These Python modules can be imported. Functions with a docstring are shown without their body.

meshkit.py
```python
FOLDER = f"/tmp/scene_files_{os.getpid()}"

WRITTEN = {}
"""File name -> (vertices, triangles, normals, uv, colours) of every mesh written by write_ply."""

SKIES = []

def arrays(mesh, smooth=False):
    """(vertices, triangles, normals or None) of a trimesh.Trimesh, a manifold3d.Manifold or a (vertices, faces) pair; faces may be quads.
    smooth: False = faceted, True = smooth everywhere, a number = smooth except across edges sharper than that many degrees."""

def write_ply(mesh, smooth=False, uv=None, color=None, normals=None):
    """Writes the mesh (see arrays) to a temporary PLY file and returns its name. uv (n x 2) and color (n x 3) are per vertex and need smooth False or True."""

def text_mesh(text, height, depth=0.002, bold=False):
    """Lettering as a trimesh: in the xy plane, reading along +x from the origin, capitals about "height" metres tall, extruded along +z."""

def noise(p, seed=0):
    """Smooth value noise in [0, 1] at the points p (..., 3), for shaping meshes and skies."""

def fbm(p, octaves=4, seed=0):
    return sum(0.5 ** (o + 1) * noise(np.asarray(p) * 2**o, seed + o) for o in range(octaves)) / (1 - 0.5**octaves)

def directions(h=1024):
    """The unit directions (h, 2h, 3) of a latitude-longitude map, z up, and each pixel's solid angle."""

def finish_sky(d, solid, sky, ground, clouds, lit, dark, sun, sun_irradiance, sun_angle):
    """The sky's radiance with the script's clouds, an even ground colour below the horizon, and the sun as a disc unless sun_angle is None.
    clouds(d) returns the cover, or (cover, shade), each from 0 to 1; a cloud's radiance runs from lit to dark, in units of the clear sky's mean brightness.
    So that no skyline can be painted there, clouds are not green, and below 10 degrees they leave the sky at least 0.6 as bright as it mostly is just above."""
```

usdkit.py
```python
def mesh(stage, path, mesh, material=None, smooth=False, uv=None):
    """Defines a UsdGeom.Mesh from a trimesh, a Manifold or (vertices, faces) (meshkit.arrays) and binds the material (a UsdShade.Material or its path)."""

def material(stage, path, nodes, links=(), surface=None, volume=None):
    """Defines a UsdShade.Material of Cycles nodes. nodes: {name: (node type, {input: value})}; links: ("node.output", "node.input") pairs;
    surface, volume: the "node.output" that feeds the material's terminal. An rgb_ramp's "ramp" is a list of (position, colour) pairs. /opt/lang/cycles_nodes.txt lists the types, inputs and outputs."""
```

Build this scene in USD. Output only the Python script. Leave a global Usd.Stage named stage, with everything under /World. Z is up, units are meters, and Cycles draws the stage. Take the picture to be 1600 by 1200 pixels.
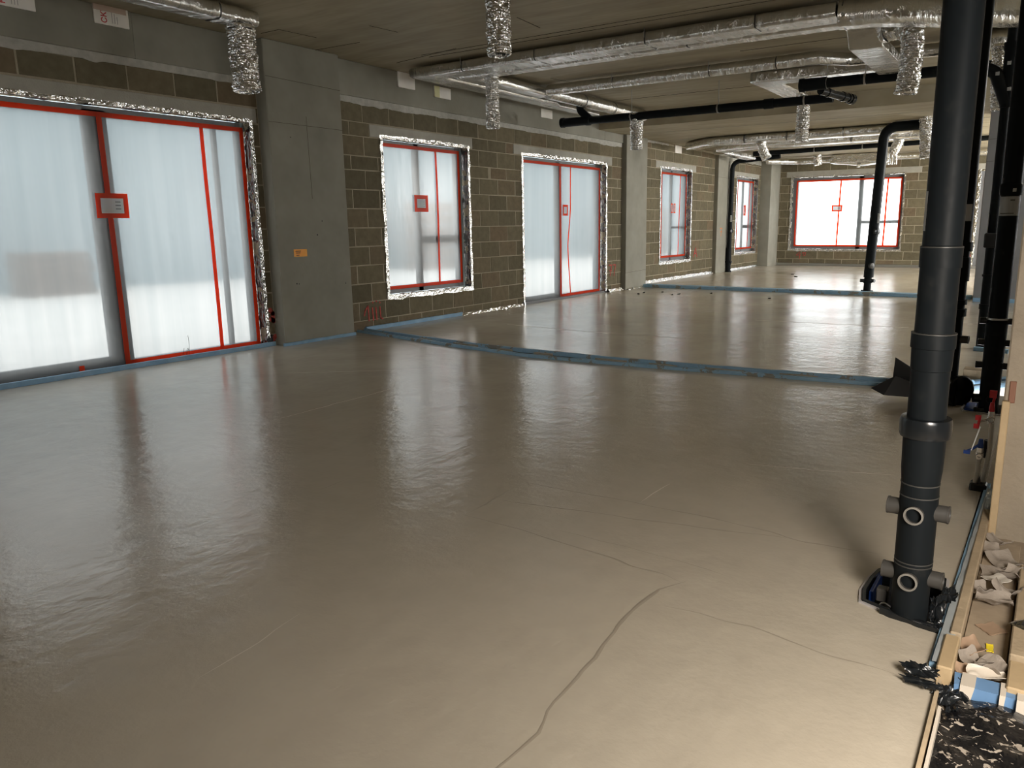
import math, random
import numpy as np, trimesh, shapely
from shapely.geometry import Polygon, box as sbox
from shapely.ops import unary_union
import meshkit, usdkit
from pxr import Usd, UsdGeom, UsdLux, UsdShade, Gf, Sdf

stage = Usd.Stage.CreateInMemory()
UsdGeom.SetStageUpAxis(stage, UsdGeom.Tokens.z)
UsdGeom.SetStageMetersPerUnit(stage, 1.0)
UsdGeom.Xform.Define(stage, '/World')
UsdGeom.Scope.Define(stage, '/World/Looks')
rng = random.Random(7)
nr = np.random.default_rng(11)

# ------------------------------------------------------------------ camera
F_PX, PITCH, ROLL, YAW, CAM_H, CX = 1209.48946, 0.20312927, -0.01047093, -0.57829633, 1.26549, 55.6875
fw = np.array([math.sin(YAW) * math.cos(PITCH), math.cos(YAW) * math.cos(PITCH), -math.sin(PITCH)])
rt = np.array([math.cos(YAW), -math.sin(YAW), 0.0]); up = np.cross(rt, fw)
r2 = math.cos(ROLL) * rt + math.sin(ROLL) * up; u2 = -math.sin(ROLL) * rt + math.cos(ROLL) * up
cam = UsdGeom.Camera.Define(stage, '/World/Camera')
cam.CreateHorizontalApertureAttr(36.0); cam.CreateVerticalApertureAttr(27.0)
cam.CreateFocalLengthAttr(F_PX / 1600 * 36.0)
cam.CreateHorizontalApertureOffsetAttr(-CX / 1600 * 36.0); cam.CreateVerticalApertureOffsetAttr(0.0)
cam.CreateClippingRangeAttr(Gf.Vec2f(0.05, 200))
cam.CreateExposureAttr(1.0)
m4 = Gf.Matrix4d(*[float(x) for x in (*r2, 0, *u2, 0, *(-fw), 0, 0, 0, CAM_H, 1)])
cam.AddTransformOp().Set(m4)

# ------------------------------------------------------------------ sky: bright even overcast daylight
dome = UsdLux.DomeLight.Define(stage, '/World/OvercastSky')
dome.CreateIntensityAttr(1.4); dome.CreateColorAttr(Gf.Vec3f(0.985, 0.99, 0.985))
# unseen warm floodlight, placed beside the camera to light the near right corner; two globe lamps added as fill right of the farther bays
# (each lamp's stand and head are built below as site_lamp)
UNSEEN_FLOOD_AT, UNSEEN_FLOOD_TO = (0.65, 0.9, 1.15), (0.1, 2.8, 0.0)
fd = np.subtract(UNSEEN_FLOOD_TO, UNSEEN_FLOOD_AT); fd /= np.linalg.norm(fd); fs = np.cross(fd, [0, 0, 1.0]); fs /= np.linalg.norm(fs); fu = np.cross(fs, fd)
unseen_flood = UsdLux.DiskLight.Define(stage, '/World/FloodLight')
unseen_flood.CreateRadiusAttr(0.3); unseen_flood.CreateIntensityAttr(35.0); unseen_flood.CreateColorAttr(Gf.Vec3f(1.0, 0.90, 0.785))
unseen_flood.AddTransformOp().Set(Gf.Matrix4d(*[float(x) for x in (*fs, 0, *fu, 0, *(-fd), 0, *UNSEEN_FLOOD_AT, 1)]))
FILL_LAMPS = [((1.3, 9.6, 2.6), .30, 14.0, (1.0, 0.98, 0.93)), ((1.4, 18.0, 2.3), .30, 110.0, (1.0, 0.98, 0.92))]
for k, (at, rad, inten, col) in enumerate(FILL_LAMPS):
    lamp = UsdLux.SphereLight.Define(stage, '/World/SiteLampLight%d' % k)
    lamp.CreateRadiusAttr(rad); lamp.CreateIntensityAttr(inten); lamp.CreateColorAttr(Gf.Vec3f(*col)); lamp.AddTranslateOp().Set(Gf.Vec3d(*at))

# ------------------------------------------------------------------ naming helpers
used, origin = {}, {}
def free(parent, name):
    k = (parent, name); n = used.get(k, 0); used[k] = n + 1
    return parent + '/' + (name if n == 0 else '%s_%03d' % (name, n))
def tag(p, label=None, cat=None, group=None, kind=None):
    for k, v in (('label', label), ('category', cat), ('group', group), ('kind', kind)):
        if v: p.SetCustomDataByKey(k, v)
    return p
def thing(name, label=None, cat=None, at=(0, 0, 0), group=None, kind=None):
    path = free('/World', name); x = UsdGeom.Xform.Define(stage, path)
    x.AddTranslateOp().Set(Gf.Vec3d(*[float(c) for c in at])); origin[path] = np.array(at, float)
    tag(x.GetPrim(), label, cat, group, kind); return path
def vf(m):
    if isinstance(m, tuple): return m
    if hasattr(m, 'to_mesh'): q = m.to_mesh(); return q.vert_properties[:, :3], q.tri_verts
    return np.asarray(m.vertices), np.asarray(m.faces)
def part(parent, name, mesh, mat, smooth=False, label=None, kind=None):
    path = free(parent, name); v, f = vf(mesh)
    o = origin['/'.join(parent.split('/')[:3])]
    g = usdkit.mesh(stage, path, (np.asarray(v, float) - o, f), M[mat], smooth)
    tag(g.GetPrim(), label, None, None, kind); return path
def single(name, mesh, mat, label, cat, group=None, smooth=False, kind=None):
    path = free('/World', name); v, f = vf(mesh); v = np.asarray(v, float)
    o = np.array([(v[:, 0].min() + v[:, 0].max()) / 2, (v[:, 1].min() + v[:, 1].max()) / 2, v[:, 2].min()])
    g = usdkit.mesh(stage, path, (v - o, f), M[mat], smooth)
    g.AddTranslateOp().Set(Gf.Vec3d(*[float(c) for c in o])); tag(g.GetPrim(), label, cat, group, kind); origin[path] = o
    return path

# ------------------------------------------------------------------ mesh helpers
def cat_(ms):
    vs, fs, n = [], [], 0
    for m in ms:
        v, f = vf(m); f = np.asarray(f)
        if f.shape[1] == 4: f = np.vstack([f[:, [0, 1, 2]], f[:, [0, 2, 3]]])
        vs.append(np.asarray(v, float)); fs.append(f + n); n += len(v)
    return np.vstack(vs), np.vstack(fs)
BF = np.array([[0, 3, 2, 1], [4, 5, 6, 7], [0, 1, 5, 4], [1, 2, 6, 5], [2, 3, 7, 6], [3, 0, 4, 7]])
def box(x0, x1, y0, y1, z0, z1):
    v = np.array([[x0, y0, z0], [x1, y0, z0], [x1, y1, z0], [x0, y1, z0], [x0, y0, z1], [x1, y0, z1], [x1, y1, z1], [x0, y1, z1]], float)
    return v, np.vstack([BF[:, [0, 1, 2]], BF[:, [0, 2, 3]]])
def hullm(pts):
    h = trimesh.convex.convex_hull(np.asarray(pts, float)); return np.array(h.vertices), np.array(h.faces)
def bbox(x0, x1, y0, y1, z0, z1, b=0.004):
    p = []
    for x, sx in ((x0, 1), (x1, -1)):
        for y, sy in ((y0, 1), (y1, -1)):
            for z, sz in ((z0, 1), (z1, -1)):
                p += [(x + sx * b, y + sy * b, z), (x + sx * b, y, z + sz * b), (x, y + sy * b, z + sz * b)]
    return hullm(p)
def frames(path, upv=(0, 0, 1)):
    P = np.asarray(path, float); n = len(P); T = np.zeros_like(P)
    d = P[1:] - P[:-1]; d /= np.maximum(np.linalg.norm(d, axis=1, keepdims=True), 1e-9)
    T[0], T[-1] = d[0], d[-1]; T[1:-1] = d[1:] + d[:-1]; T /= np.linalg.norm(T, axis=1, keepdims=True)
    u = np.asarray(upv, float); S = np.zeros_like(P); U = np.zeros_like(P)
    ref = np.cross(T[0], u)
    if np.linalg.norm(ref) < 1e-3: ref = np.cross(T[0], [0, 1.0, 0])
    ref /= np.linalg.norm(ref)
    for i in range(n):
        s = ref - T[i] * (ref @ T[i]); s /= np.linalg.norm(s); ref = s; S[i] = s; U[i] = np.cross(s, T[i])
    k = np.ones(n)
    for i in range(1, n - 1): k[i] = 1 / max(0.5, math.sqrt(max(0.05, (1 + d[i - 1] @ d[i]) / 2)))
    return P, T, S, U, k, d
def sweep(profile, path, caps=True, mitre=True, scale=None, upv=(0, 0, 1)):
    prof = np.asarray(profile, float); P, T, S, U, k, d = frames(path, upv); K = len(prof); N = len(P); V = []
    for i in range(N):
        sc = 1 if scale is None else scale[i]
        pts = P[i] + sc * (prof[:, :1] * S[i] + prof[:, 1:] * U[i])
        if mitre and 0 < i < N - 1 and k[i] > 1.001:
            b = d[i] - d[i - 1]; nb = np.linalg.norm(b)
            if nb > 1e-6: b /= nb; off = pts - P[i]; pts = P[i] + off + np.outer(off @ b, b) * (k[i] - 1)
        V.append(pts)
    V = np.vstack(V); Fq = []
    for i in range(N - 1):
        for j in range(K):
            a, b = i * K + j, i * K + (j + 1) % K; Fq.append((a, b, b + K, a + K))
    Fq = np.array(Fq); Ft = np.vstack([Fq[:, [0, 2, 1]], Fq[:, [0, 3, 2]]])
    if caps:
        V = np.vstack([V, P[0], P[-1]]); c0, c1 = len(V) - 2, len(V) - 1; e = (N - 1) * K
        Ft = np.vstack([Ft, [(c0, j, (j + 1) % K) for j in range(K)], [(c1, e + (j + 1) % K, e + j) for j in range(K)]])
    return V, Ft
def circ(r, n=24): a = np.arange(n) / n * 2 * math.pi; return np.c_[np.cos(a) * r, np.sin(a) * r]
def rrect(w, h, r, n=5):
    out = []
    for cx, cy, a0 in ((w / 2 - r, h / 2 - r, 0), (-w / 2 + r, h / 2 - r, 90), (-w / 2 + r, -h / 2 + r, 180), (w / 2 - r, -h / 2 + r, 270)):
        for i in range(n + 1):
            a = math.radians(a0 + 90 * i / n); out.append((cx + r * math.cos(a), cy + r * math.sin(a)))
    return np.array(out)
def dense(prof, step):
    P = np.vstack([prof, prof[:1]]); out = []
    for a, b in zip(P[:-1], P[1:]):
        n = max(1, int(np.linalg.norm(b - a) / step)); out += [a + (b - a) * i / n for i in range(n)]
    return np.array(out)
def subdiv(path, step):
    P = np.asarray(path, float); out = [P[0]]
    for a, b in zip(P[:-1], P[1:]):
        n = max(1, int(np.linalg.norm(b - a) / step)); out += [a + (b - a) * i / n for i in range(1, n + 1)]
    return np.array(out)
def fillet(path, r, n=8):
    P = [np.asarray(p, float) for p in path]; out = [P[0]]
    for a, b, c in zip(P[:-2], P[1:-1], P[2:]):
        u, w = (a - b) / np.linalg.norm(a - b), (c - b) / np.linalg.norm(c - b); ang = math.acos(max(-1, min(1, u @ w)))
        if ang > 3.1: out.append(b); continue
        t = min(r / math.tan(ang / 2), 0.49 * np.linalg.norm(a - b), 0.49 * np.linalg.norm(c - b)); rr = t * math.tan(ang / 2)
        cen = b + (u + w) / np.linalg.norm(u + w) * rr / math.sin(ang / 2); p0, p1 = b + u * t, b + w * t
        e0 = (p0 - cen) / rr; e1 = (p1 - cen) / rr; om = math.acos(max(-1, min(1, e0 @ e1)))
        out += [cen + rr * (math.sin((1 - k / n) * om) * e0 + math.sin(k / n * om) * e1) / math.sin(om) for k in range(n + 1)]
    return np.array(out + [P[-1]])
def tube(path, r, n=24, caps=True): return sweep(circ(r, n), path, caps)
def lathe(base, axis, prof, n=32):
    """prof: list of (distance along axis, radius)"""
    a = np.asarray(axis, float); a /= np.linalg.norm(a); b = np.asarray(base, float)
    s = np.cross(a, [0, 0, 1.0]);
    if np.linalg.norm(s) < 1e-3: s = np.array([1.0, 0, 0])
    s /= np.linalg.norm(s); u = np.cross(s, a); V = []; th = np.arange(n) / n * 2 * math.pi
    for t, r in prof: V.append(b + a * t + r * (np.outer(np.cos(th), s) + np.outer(np.sin(th), u)))
    V = np.vstack(V); Q = []
    for i in range(len(prof) - 1):
        for j in range(n): p, q = i * n + j, i * n + (j + 1) % n; Q.append((p, q, q + n, p + n))
    Q = np.array(Q); return V, np.vstack([Q[:, [0, 2, 1]], Q[:, [0, 3, 2]]])
def vnormals(v, f): return trimesh.Trimesh(v, f, process=False).vertex_normals
def crinkle(m, amp=0.004, freq=18, seed=0, ridge=0.5):
    v, f = m; n = vnormals(v, f)
    a = meshkit.fbm(v * freq, 3, seed) - 0.5; b = np.abs(meshkit.noise(v * freq * 1.7 + 5, seed + 9) - 0.5) * 2
    return v + n * ((a * 2 * (1 - ridge) - (b - 0.5) * ridge * 1.6) * amp)[:, None], f
def sheet(o, du, dv, nu, nv, amp=0.0, freq=10, seed=0, jag=0.0, thick=0.0015):
    """a thin sheet over o + s du + t dv, crinkled; jag: raggedness of its far (t = 1) edge"""
    o, du, dv = (np.asarray(x, float) for x in (o, du, dv)); nrm = np.cross(du, dv); nrm /= np.linalg.norm(nrm)
    s, t = np.meshgrid(np.linspace(0, 1, nu + 1), np.linspace(0, 1, nv + 1), indexing='ij')
    if jag: t = t * (1 - jag * meshkit.fbm(np.stack([s * np.linalg.norm(du) * 9, 0 * s + seed, 0 * s], -1), 3, seed))
    P = o + s[..., None] * du + t[..., None] * dv
    d = (meshkit.fbm(P * freq, 3, seed) - 0.5) * 2 - (np.abs(meshkit.noise(P * freq * 1.6, seed + 3) - 0.5) - .25)
    P = P + nrm * (amp * d)[..., None]
    n = (nu + 1) * (nv + 1); V = np.vstack([P.reshape(-1, 3), P.reshape(-1, 3) - nrm * thick]); Q = []
    for i in range(nu):
        for j in range(nv): a = i * (nv + 1) + j; Q.append((a, a + nv + 1, a + nv + 2, a + 1))
    Q = np.array(Q); R = n + Q[:, ::-1]; E = []
    ring = [i * (nv + 1) for i in range(nu + 1)] + [nu * (nv + 1) + j for j in range(1, nv + 1)] + [i * (nv + 1) + nv for i in range(nu - 1, -1, -1)] + [j for j in range(nv - 1, 0, -1)]
    for a, b in zip(ring, ring[1:] + ring[:1]): E.append((b, a, a + n, b + n))
    Q = np.vstack([Q, R, np.array(E)]); return V, np.vstack([Q[:, [0, 1, 2]], Q[:, [0, 2, 3]]])
def extr(poly, z0, z1):
    gs = getattr(poly, 'geoms', [poly]); ms = []
    for g in gs:
        m = trimesh.creation.extrude_polygon(g, z1 - z0, engine='earcut'); v = np.array(m.vertices); v[:, 2] += z0; ms.append((v, np.array(m.faces)))
    return cat_(ms)
def ribbon(pts, w, z0, z1, jit=0.0):
    """a strip of width w along a floor polyline"""
    return extr(shapely.LineString(pts).buffer(w / 2, cap_style='flat', join_style='mitre'), z0, z1)

# ------------------------------------------------------------------ materials
M = {}
def mat(name, nodes, links, surface='p.BSDF'): M[name] = usdkit.material(stage, '/World/Looks/' + name, nodes, links, surface=surface)
def plain(name, col, rough=0.5, metal=0.0, spec=0.5, bump=0.0, bscale=60, var=0.0, vscale=6, coat=0.0):
    nodes = {'p': ('principled_bsdf', dict(base_color=col, roughness=rough, metallic=metal, specular_ior_level=spec, coat_weight=coat))}; links = []
    nodes['tc'] = ('texture_coordinate', {})
    if bump:
        nodes['bn'] = ('noise_texture', dict(scale=bscale, detail=4)); nodes['b'] = ('bump', dict(strength=bump, distance=0.01))
        links += [('tc.object', 'bn.vector'), ('bn.fac', 'b.height'), ('b.normal', 'p.normal')]
    if var:
        nodes['vn'] = ('noise_texture', dict(scale=vscale, detail=5, roughness=0.6))
        nodes['r'] = ('rgb_ramp', dict(ramp=[(0.3, tuple(c * (1 - var) for c in col)), (0.7, tuple(min(1, c * (1 + var)) for c in col))]))
        links += [('tc.object', 'vn.vector'), ('vn.fac', 'r.fac'), ('r.color', 'p.base_color')]
    mat(name, nodes, links)
# screed: smooth, pale, trowelled, with a soft gloss
mat('screed', {
    'g': ('geometry', {}), 'n1': ('noise_texture', dict(scale=0.55, detail=5, roughness=0.55)), 'n2': ('noise_texture', dict(scale=7, detail=5, roughness=0.6)),
    'n3': ('noise_texture', dict(scale=1.3, detail=3)), 'mp': ('mapping', dict(scale=(14, 3.5, 3))), 'n4': ('noise_texture', dict(scale=1.0, detail=3)), 'n5': ('noise_texture', dict(scale=150, detail=2)),
    'r': ('rgb_ramp', dict(ramp=[(0.32, (0.508, 0.456, 0.370)), (0.5, (0.523, 0.469, 0.382)), (0.68, (0.538, 0.479, 0.388))])),
    'm': ('mix_color', dict(blend_type='overlay', fac=0.10)), 'rr': ('map_range', dict(from_min=0.3, from_max=0.7, to_min=0.17, to_max=0.23)),
    's1': ('math', dict(math_type='multiply_add', value2=0.25)), 's2': ('math', dict(math_type='multiply_add', value2=0.02)),
    'b': ('bump', dict(strength=0.22, distance=0.02)), 'p': ('principled_bsdf', dict(specular_ior_level=0.5)),
}, [('g.position', 'n1.vector'), ('g.position', 'n2.vector'), ('g.position', 'n3.vector'), ('g.position', 'mp.vector'), ('mp.vector', 'n4.vector'), ('g.position', 'n5.vector'),
    ('n1.fac', 'r.fac'), ('r.color', 'm.a'), ('n2.fac', 'm.b'), ('m.result', 'p.base_color'), ('n3.fac', 'rr.value'), ('rr.result', 'p.roughness'),
    ('n4.fac', 's1.value1'), ('n2.fac', 's1.value3'), ('n5.fac', 's2.value1'), ('s1.value', 's2.value3'), ('s2.value', 'b.height'), ('b.normal', 'p.normal')])
mat('block', {
    'o': ('object_info', {}), 'g': ('geometry', {}), 'n': ('noise_texture', dict(scale=11, detail=5, roughness=0.65)), 'n2': ('noise_texture', dict(scale=160, detail=3)),
    'r': ('rgb_ramp', dict(ramp=[(0.0, (0.125, 0.108, 0.070)), (0.45, (0.153, 0.132, 0.087)), (0.75, (0.170, 0.145, 0.094)), (1.0, (0.172, 0.130, 0.085))])),
    'd': ('rgb_ramp', dict(ramp=[(0.25, (0.8, 0.8, 0.8)), (0.75, (1.15, 1.15, 1.15))])), 'm': ('mix_color', dict(blend_type='multiply', fac=1.0, use_clamp_result=False)),
    'b': ('bump', dict(strength=0.5, distance=0.004)), 'p': ('principled_bsdf', dict(roughness=0.93, specular_ior_level=0.2)),
}, [('o.random', 'r.fac'), ('g.position', 'n.vector'), ('g.position', 'n2.vector'), ('n.fac', 'd.fac'), ('r.color', 'm.a'), ('d.color', 'm.b'), ('m.result', 'p.base_color'), ('n2.fac', 'b.height'), ('b.normal', 'p.normal')])
plain('mortar', (0.34, 0.30, 0.225), 0.95, bump=0.4, bscale=90, var=0.12, vscale=9, spec=0.2)
plain('bedding', (0.43, 0.42, 0.385), 0.9, bump=0.4, bscale=70, var=0.15, vscale=12, spec=0.2)
plain('concrete', (0.268, 0.258, 0.217), 0.8, bump=0.25, bscale=45, var=0.13, vscale=2.2, spec=0.3)
plain('lintel_concrete', (0.37, 0.355, 0.31), 0.85, bump=0.3, bscale=60, var=0.1, vscale=5, spec=0.25)
plain('grey_paint', (0.20, 0.20, 0.205), 0.6, var=0.05)
mat('soffit', {
    'g': ('geometry', {}), 'mp': ('mapping', dict(scale=(0.8, 4.5, 1))), 'n': ('noise_texture', dict(scale=1.4, detail=6, roughness=0.62, distortion=0.6)), 'n2': ('noise_texture', dict(scale=0.8, detail=4)),
    'r': ('rgb_ramp', dict(ramp=[(0.25, (0.275, 0.235, 0.157)), (0.5, (0.355, 0.31, 0.217)), (0.72, (0.42, 0.372, 0.275))])),
    'm': ('mix_color', dict(blend_type='overlay', fac=0.3)), 'b': ('bump', dict(strength=0.15, distance=0.01)), 'p': ('principled_bsdf', dict(roughness=0.62, specular_ior_level=0.35)),
}, [('g.position', 'mp.vector'), ('mp.vector', 'n.vector'), ('g.position', 'n2.vector'), ('n.fac', 'r.fac'), ('r.color', 'm.a'), ('n2.fac', 'm.b'), ('m.result', 'p.base_color'), ('n.fac', 'b.height'), ('b.normal', 'p.normal')])
def foil(name, rough, strength, scale, col=(0.80, 0.80, 0.79), stretch=(1, 1, 1), dist=0.01):
    mat(name, {'g': ('geometry', {}), 'mp': ('mapping', dict(scale=stretch)), 'v': ('voronoi_texture', dict(feature='f1', scale=scale, detail=2, roughness=0.6)), 'n': ('noise_texture', dict(scale=scale * 0.6, detail=4, roughness=0.6)),
        'a': ('math', dict(math_type='add')), 'b': ('bump', dict(strength=strength, distance=dist)), 'p': ('principled_bsdf', dict(base_color=col, metallic=1.0, roughness=rough))},
        [('g.position', 'mp.vector'), ('mp.vector', 'v.vector'), ('mp.vector', 'n.vector'), ('v.distance', 'a.value1'), ('n.fac', 'a.value2'), ('a.value', 'b.height'), ('b.normal', 'p.normal')])
for nm_, st_ in (('foil_duct', (15, 3.2, 3.2)), ('foil_duct_y', (3.2, 15, 3.2))):
    mat(nm_, {'g': ('geometry', {}), 'mp': ('mapping', dict(scale=st_)), 'n': ('noise_texture', dict(scale=0.95, detail=5, roughness=0.6, distortion=1.4)), 'v': ('noise_texture', dict(scale=1.1, detail=3)), 'n2': ('noise_texture', dict(scale=0.45, detail=2)),
        'm': ('math', dict(math_type='multiply')), 'a': ('math', dict(math_type='multiply_add', value2=0.5)), 'b': ('bump', dict(strength=1.0, distance=0.045)), 'p': ('principled_bsdf', dict(base_color=(0.80, 0.80, 0.79), metallic=1.0, roughness=0.14))},
        [('g.position', 'mp.vector'), ('mp.vector', 'n.vector'), ('g.position', 'v.vector'), ('mp.vector', 'n2.vector'), ('n.fac', 'm.value1'), ('v.fac', 'm.value2'), ('n2.fac', 'a.value1'), ('m.value', 'a.value3'), ('a.value', 'b.height'), ('b.normal', 'p.normal')])
foil('foil_flex', 0.16, 0.6, 14, dist=0.02)
foil('foil_tape', 0.17, 0.6, 12, col=(0.85, 0.85, 0.84), dist=0.02)
foil('foil_reflecting_dark', 0.2, 0.6, 10, col=(0.22, 0.215, 0.21), dist=0.02, stretch=(2, 2, .5))  # foil darkened to stand in for the dark room it reflects
plain('steel', (0.62, 0.62, 0.6), 0.3, 1.0)
plain('galv', (0.45, 0.45, 0.44), 0.42, 1.0)
plain('dark_strap', (0.12, 0.12, 0.12), 0.35, 0.9)
plain('black_plastic', (0.010, 0.012, 0.014), 0.22, spec=0.5, bump=0.04, bscale=20)
plain('black_matt', (0.013, 0.014, 0.016), 0.55, bump=0.1, bscale=30)
mat('soil_pipe', {'g': ('geometry', {}), 'n': ('noise_texture', dict(scale=9, detail=6, roughness=0.7)), 'r': ('rgb_ramp', dict(ramp=[(0.55, (0.010, 0.0125, 0.0145)), (0.66, (0.016, 0.018, 0.019)), (0.78, (0.055, 0.050, 0.044))])),
    'rr': ('map_range', dict(from_min=0.3, from_max=0.75, to_min=0.36, to_max=0.6)), 'p': ('principled_bsdf', dict(specular_ior_level=0.09))},
    [('g.position', 'n.vector'), ('n.fac', 'r.fac'), ('r.color', 'p.base_color'), ('n.fac', 'rr.value'), ('rr.result', 'p.roughness')])
plain('pipe_lip', (0.05, 0.05, 0.047), 0.45)
plain('stub_plastic', (0.055, 0.052, 0.048), 0.45)
plain('stub_rim', (0.20, 0.19, 0.17), 0.5)
mat('polythene', {'g': ('geometry', {}), 'n': ('noise_texture', dict(scale=7, detail=5)), 'n2': ('noise_texture', dict(scale=38, detail=4, roughness=0.55, distortion=0.8)), 'r': ('rgb_ramp', dict(ramp=[(0.585, (0.008, 0.008, 0.009)), (0.61, (0.42, 0.37, 0.31))])),
    'b': ('bump', dict(strength=0.8, distance=0.03)), 'p': ('principled_bsdf', dict(roughness=0.18, specular_ior_level=0.6))},
    [('g.position', 'n.vector'), ('g.position', 'n2.vector'), ('n2.fac', 'r.fac'), ('r.color', 'p.base_color'), ('n.fac', 'b.height'), ('b.normal', 'p.normal')])
def foamy(name, lo):
    mat(name, {'g': ('geometry', {}), 'n': ('noise_texture', dict(scale=5.5, detail=5, roughness=0.65)), 'r': ('rgb_ramp', dict(ramp=[(lo - .2, (0.21, 0.36, 0.52)), (lo + 0.03, (0.27, 0.43, 0.58)), (lo + 0.07, (0.27, 0.42, 0.55)), (lo + 0.09, (0.24, 0.235, 0.21))])),
        'p': ('principled_bsdf', dict(roughness=0.6, specular_ior_level=0.35))}, [('g.position', 'n.vector'), ('n.fac', 'r.fac'), ('r.color', 'p.base_color')])
foamy('blue_foam', 0.50); foamy('blue_foam_clean', 0.64)
plain('blue_block', (0.14, 0.27, 0.48), 0.55, var=0.08)
plain('dark_foam', (0.035, 0.07, 0.10), 0.7, var=0.5, vscale=7)
plain('frame_grey', (0.16, 0.165, 0.17), 0.5)
def filmmat(name, k):
    lo, hi = tuple(k * c for c in (0.80, 0.86, 0.875)), tuple(min(1, k * c) for c in (0.97, 1.0, 1.0))
    mat(name, {'g': ('geometry', {}), 'mp': ('mapping', dict(scale=(9, 9, 0.35))), 'n': ('noise_texture', dict(scale=1.0, detail=4, roughness=0.6)), 'mb': ('mapping', dict(scale=(2.2, 2.2, 0.8))), 'nb': ('noise_texture', dict(scale=1.0, detail=4)), 'b': ('bump', dict(strength=0.35, distance=0.03)),
        'r': ('rgb_ramp', dict(ramp=[(0.3, lo), (0.7, hi)])), 't': ('translucent_bsdf', {}), 'r2': ('rgb_ramp', dict(ramp=[(0.3, tuple(k * c for c in (1.15, 1.2, 1.21))), (0.7, tuple(k * c for c in (1.38, 1.4, 1.4)))])), 'd': ('refraction_bsdf', dict(roughness=0.22, IOR=1.08, distribution='ggx')), 'gl': ('glossy_bsdf', dict(color=(1, 1, 1), roughness=0.3)),
        'df': ('diffuse_bsdf', dict(color=(0.6, 0.63, 0.63))), 'm0': ('mix_closure', dict(fac=0.12)), 'm1': ('mix_closure', dict(fac=0.58)), 'm2': ('mix_closure', dict(fac=0.05))},
        [('g.position', 'mp.vector'), ('mp.vector', 'n.vector'), ('n.fac', 'r.fac'), ('r.color', 't.color'), ('n.fac', 'r2.fac'), ('r2.color', 'd.color'), ('g.position', 'mb.vector'), ('mb.vector', 'nb.vector'), ('nb.fac', 'b.height'), ('b.normal', 'd.normal'), ('b.normal', 'gl.normal'),
         ('t.BSDF', 'm0.closure1'), ('df.BSDF', 'm0.closure2'), ('m0.closure', 'm1.closure1'), ('d.BSDF', 'm1.closure2'), ('m1.closure', 'm2.closure1'), ('gl.BSDF', 'm2.closure2')], 'm2.closure')
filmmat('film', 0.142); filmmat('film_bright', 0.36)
mat('tape', {'t': ('translucent_bsdf', dict(color=(1.0, 0.17, 0.05))), 'p': ('principled_bsdf', dict(base_color=(0.62, 0.085, 0.025), roughness=0.4)), 'm': ('mix_closure', dict(fac=0.3))},
    [('t.BSDF', 'm.closure1'), ('p.BSDF', 'm.closure2')], 'm.closure')
mat('paper', {'t': ('translucent_bsdf', dict(color=(0.75, 0.78, 0.78))), 'p': ('diffuse_bsdf', dict(color=(0.75, 0.76, 0.76))), 'm': ('mix_closure', dict(fac=0.5))}, [('t.BSDF', 'm.closure1'), ('p.BSDF', 'm.closure2')], 'm.closure')
mat('paper_print', {'t': ('translucent_bsdf', dict(color=(0.45, 0.47, 0.48))), 'p': ('diffuse_bsdf', dict(color=(0.35, 0.36, 0.36))), 'm': ('mix_closure', dict(fac=0.5))}, [('t.BSDF', 'm.closure1'), ('p.BSDF', 'm.closure2')], 'm.closure')
plain('board_white', (0.86, 0.83, 0.79), 0.55, var=0.06)  # white boards, whitened further to stand for daylight in the duct holes
plain('board_pink', (0.60, 0.47, 0.40), 0.6)
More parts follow.
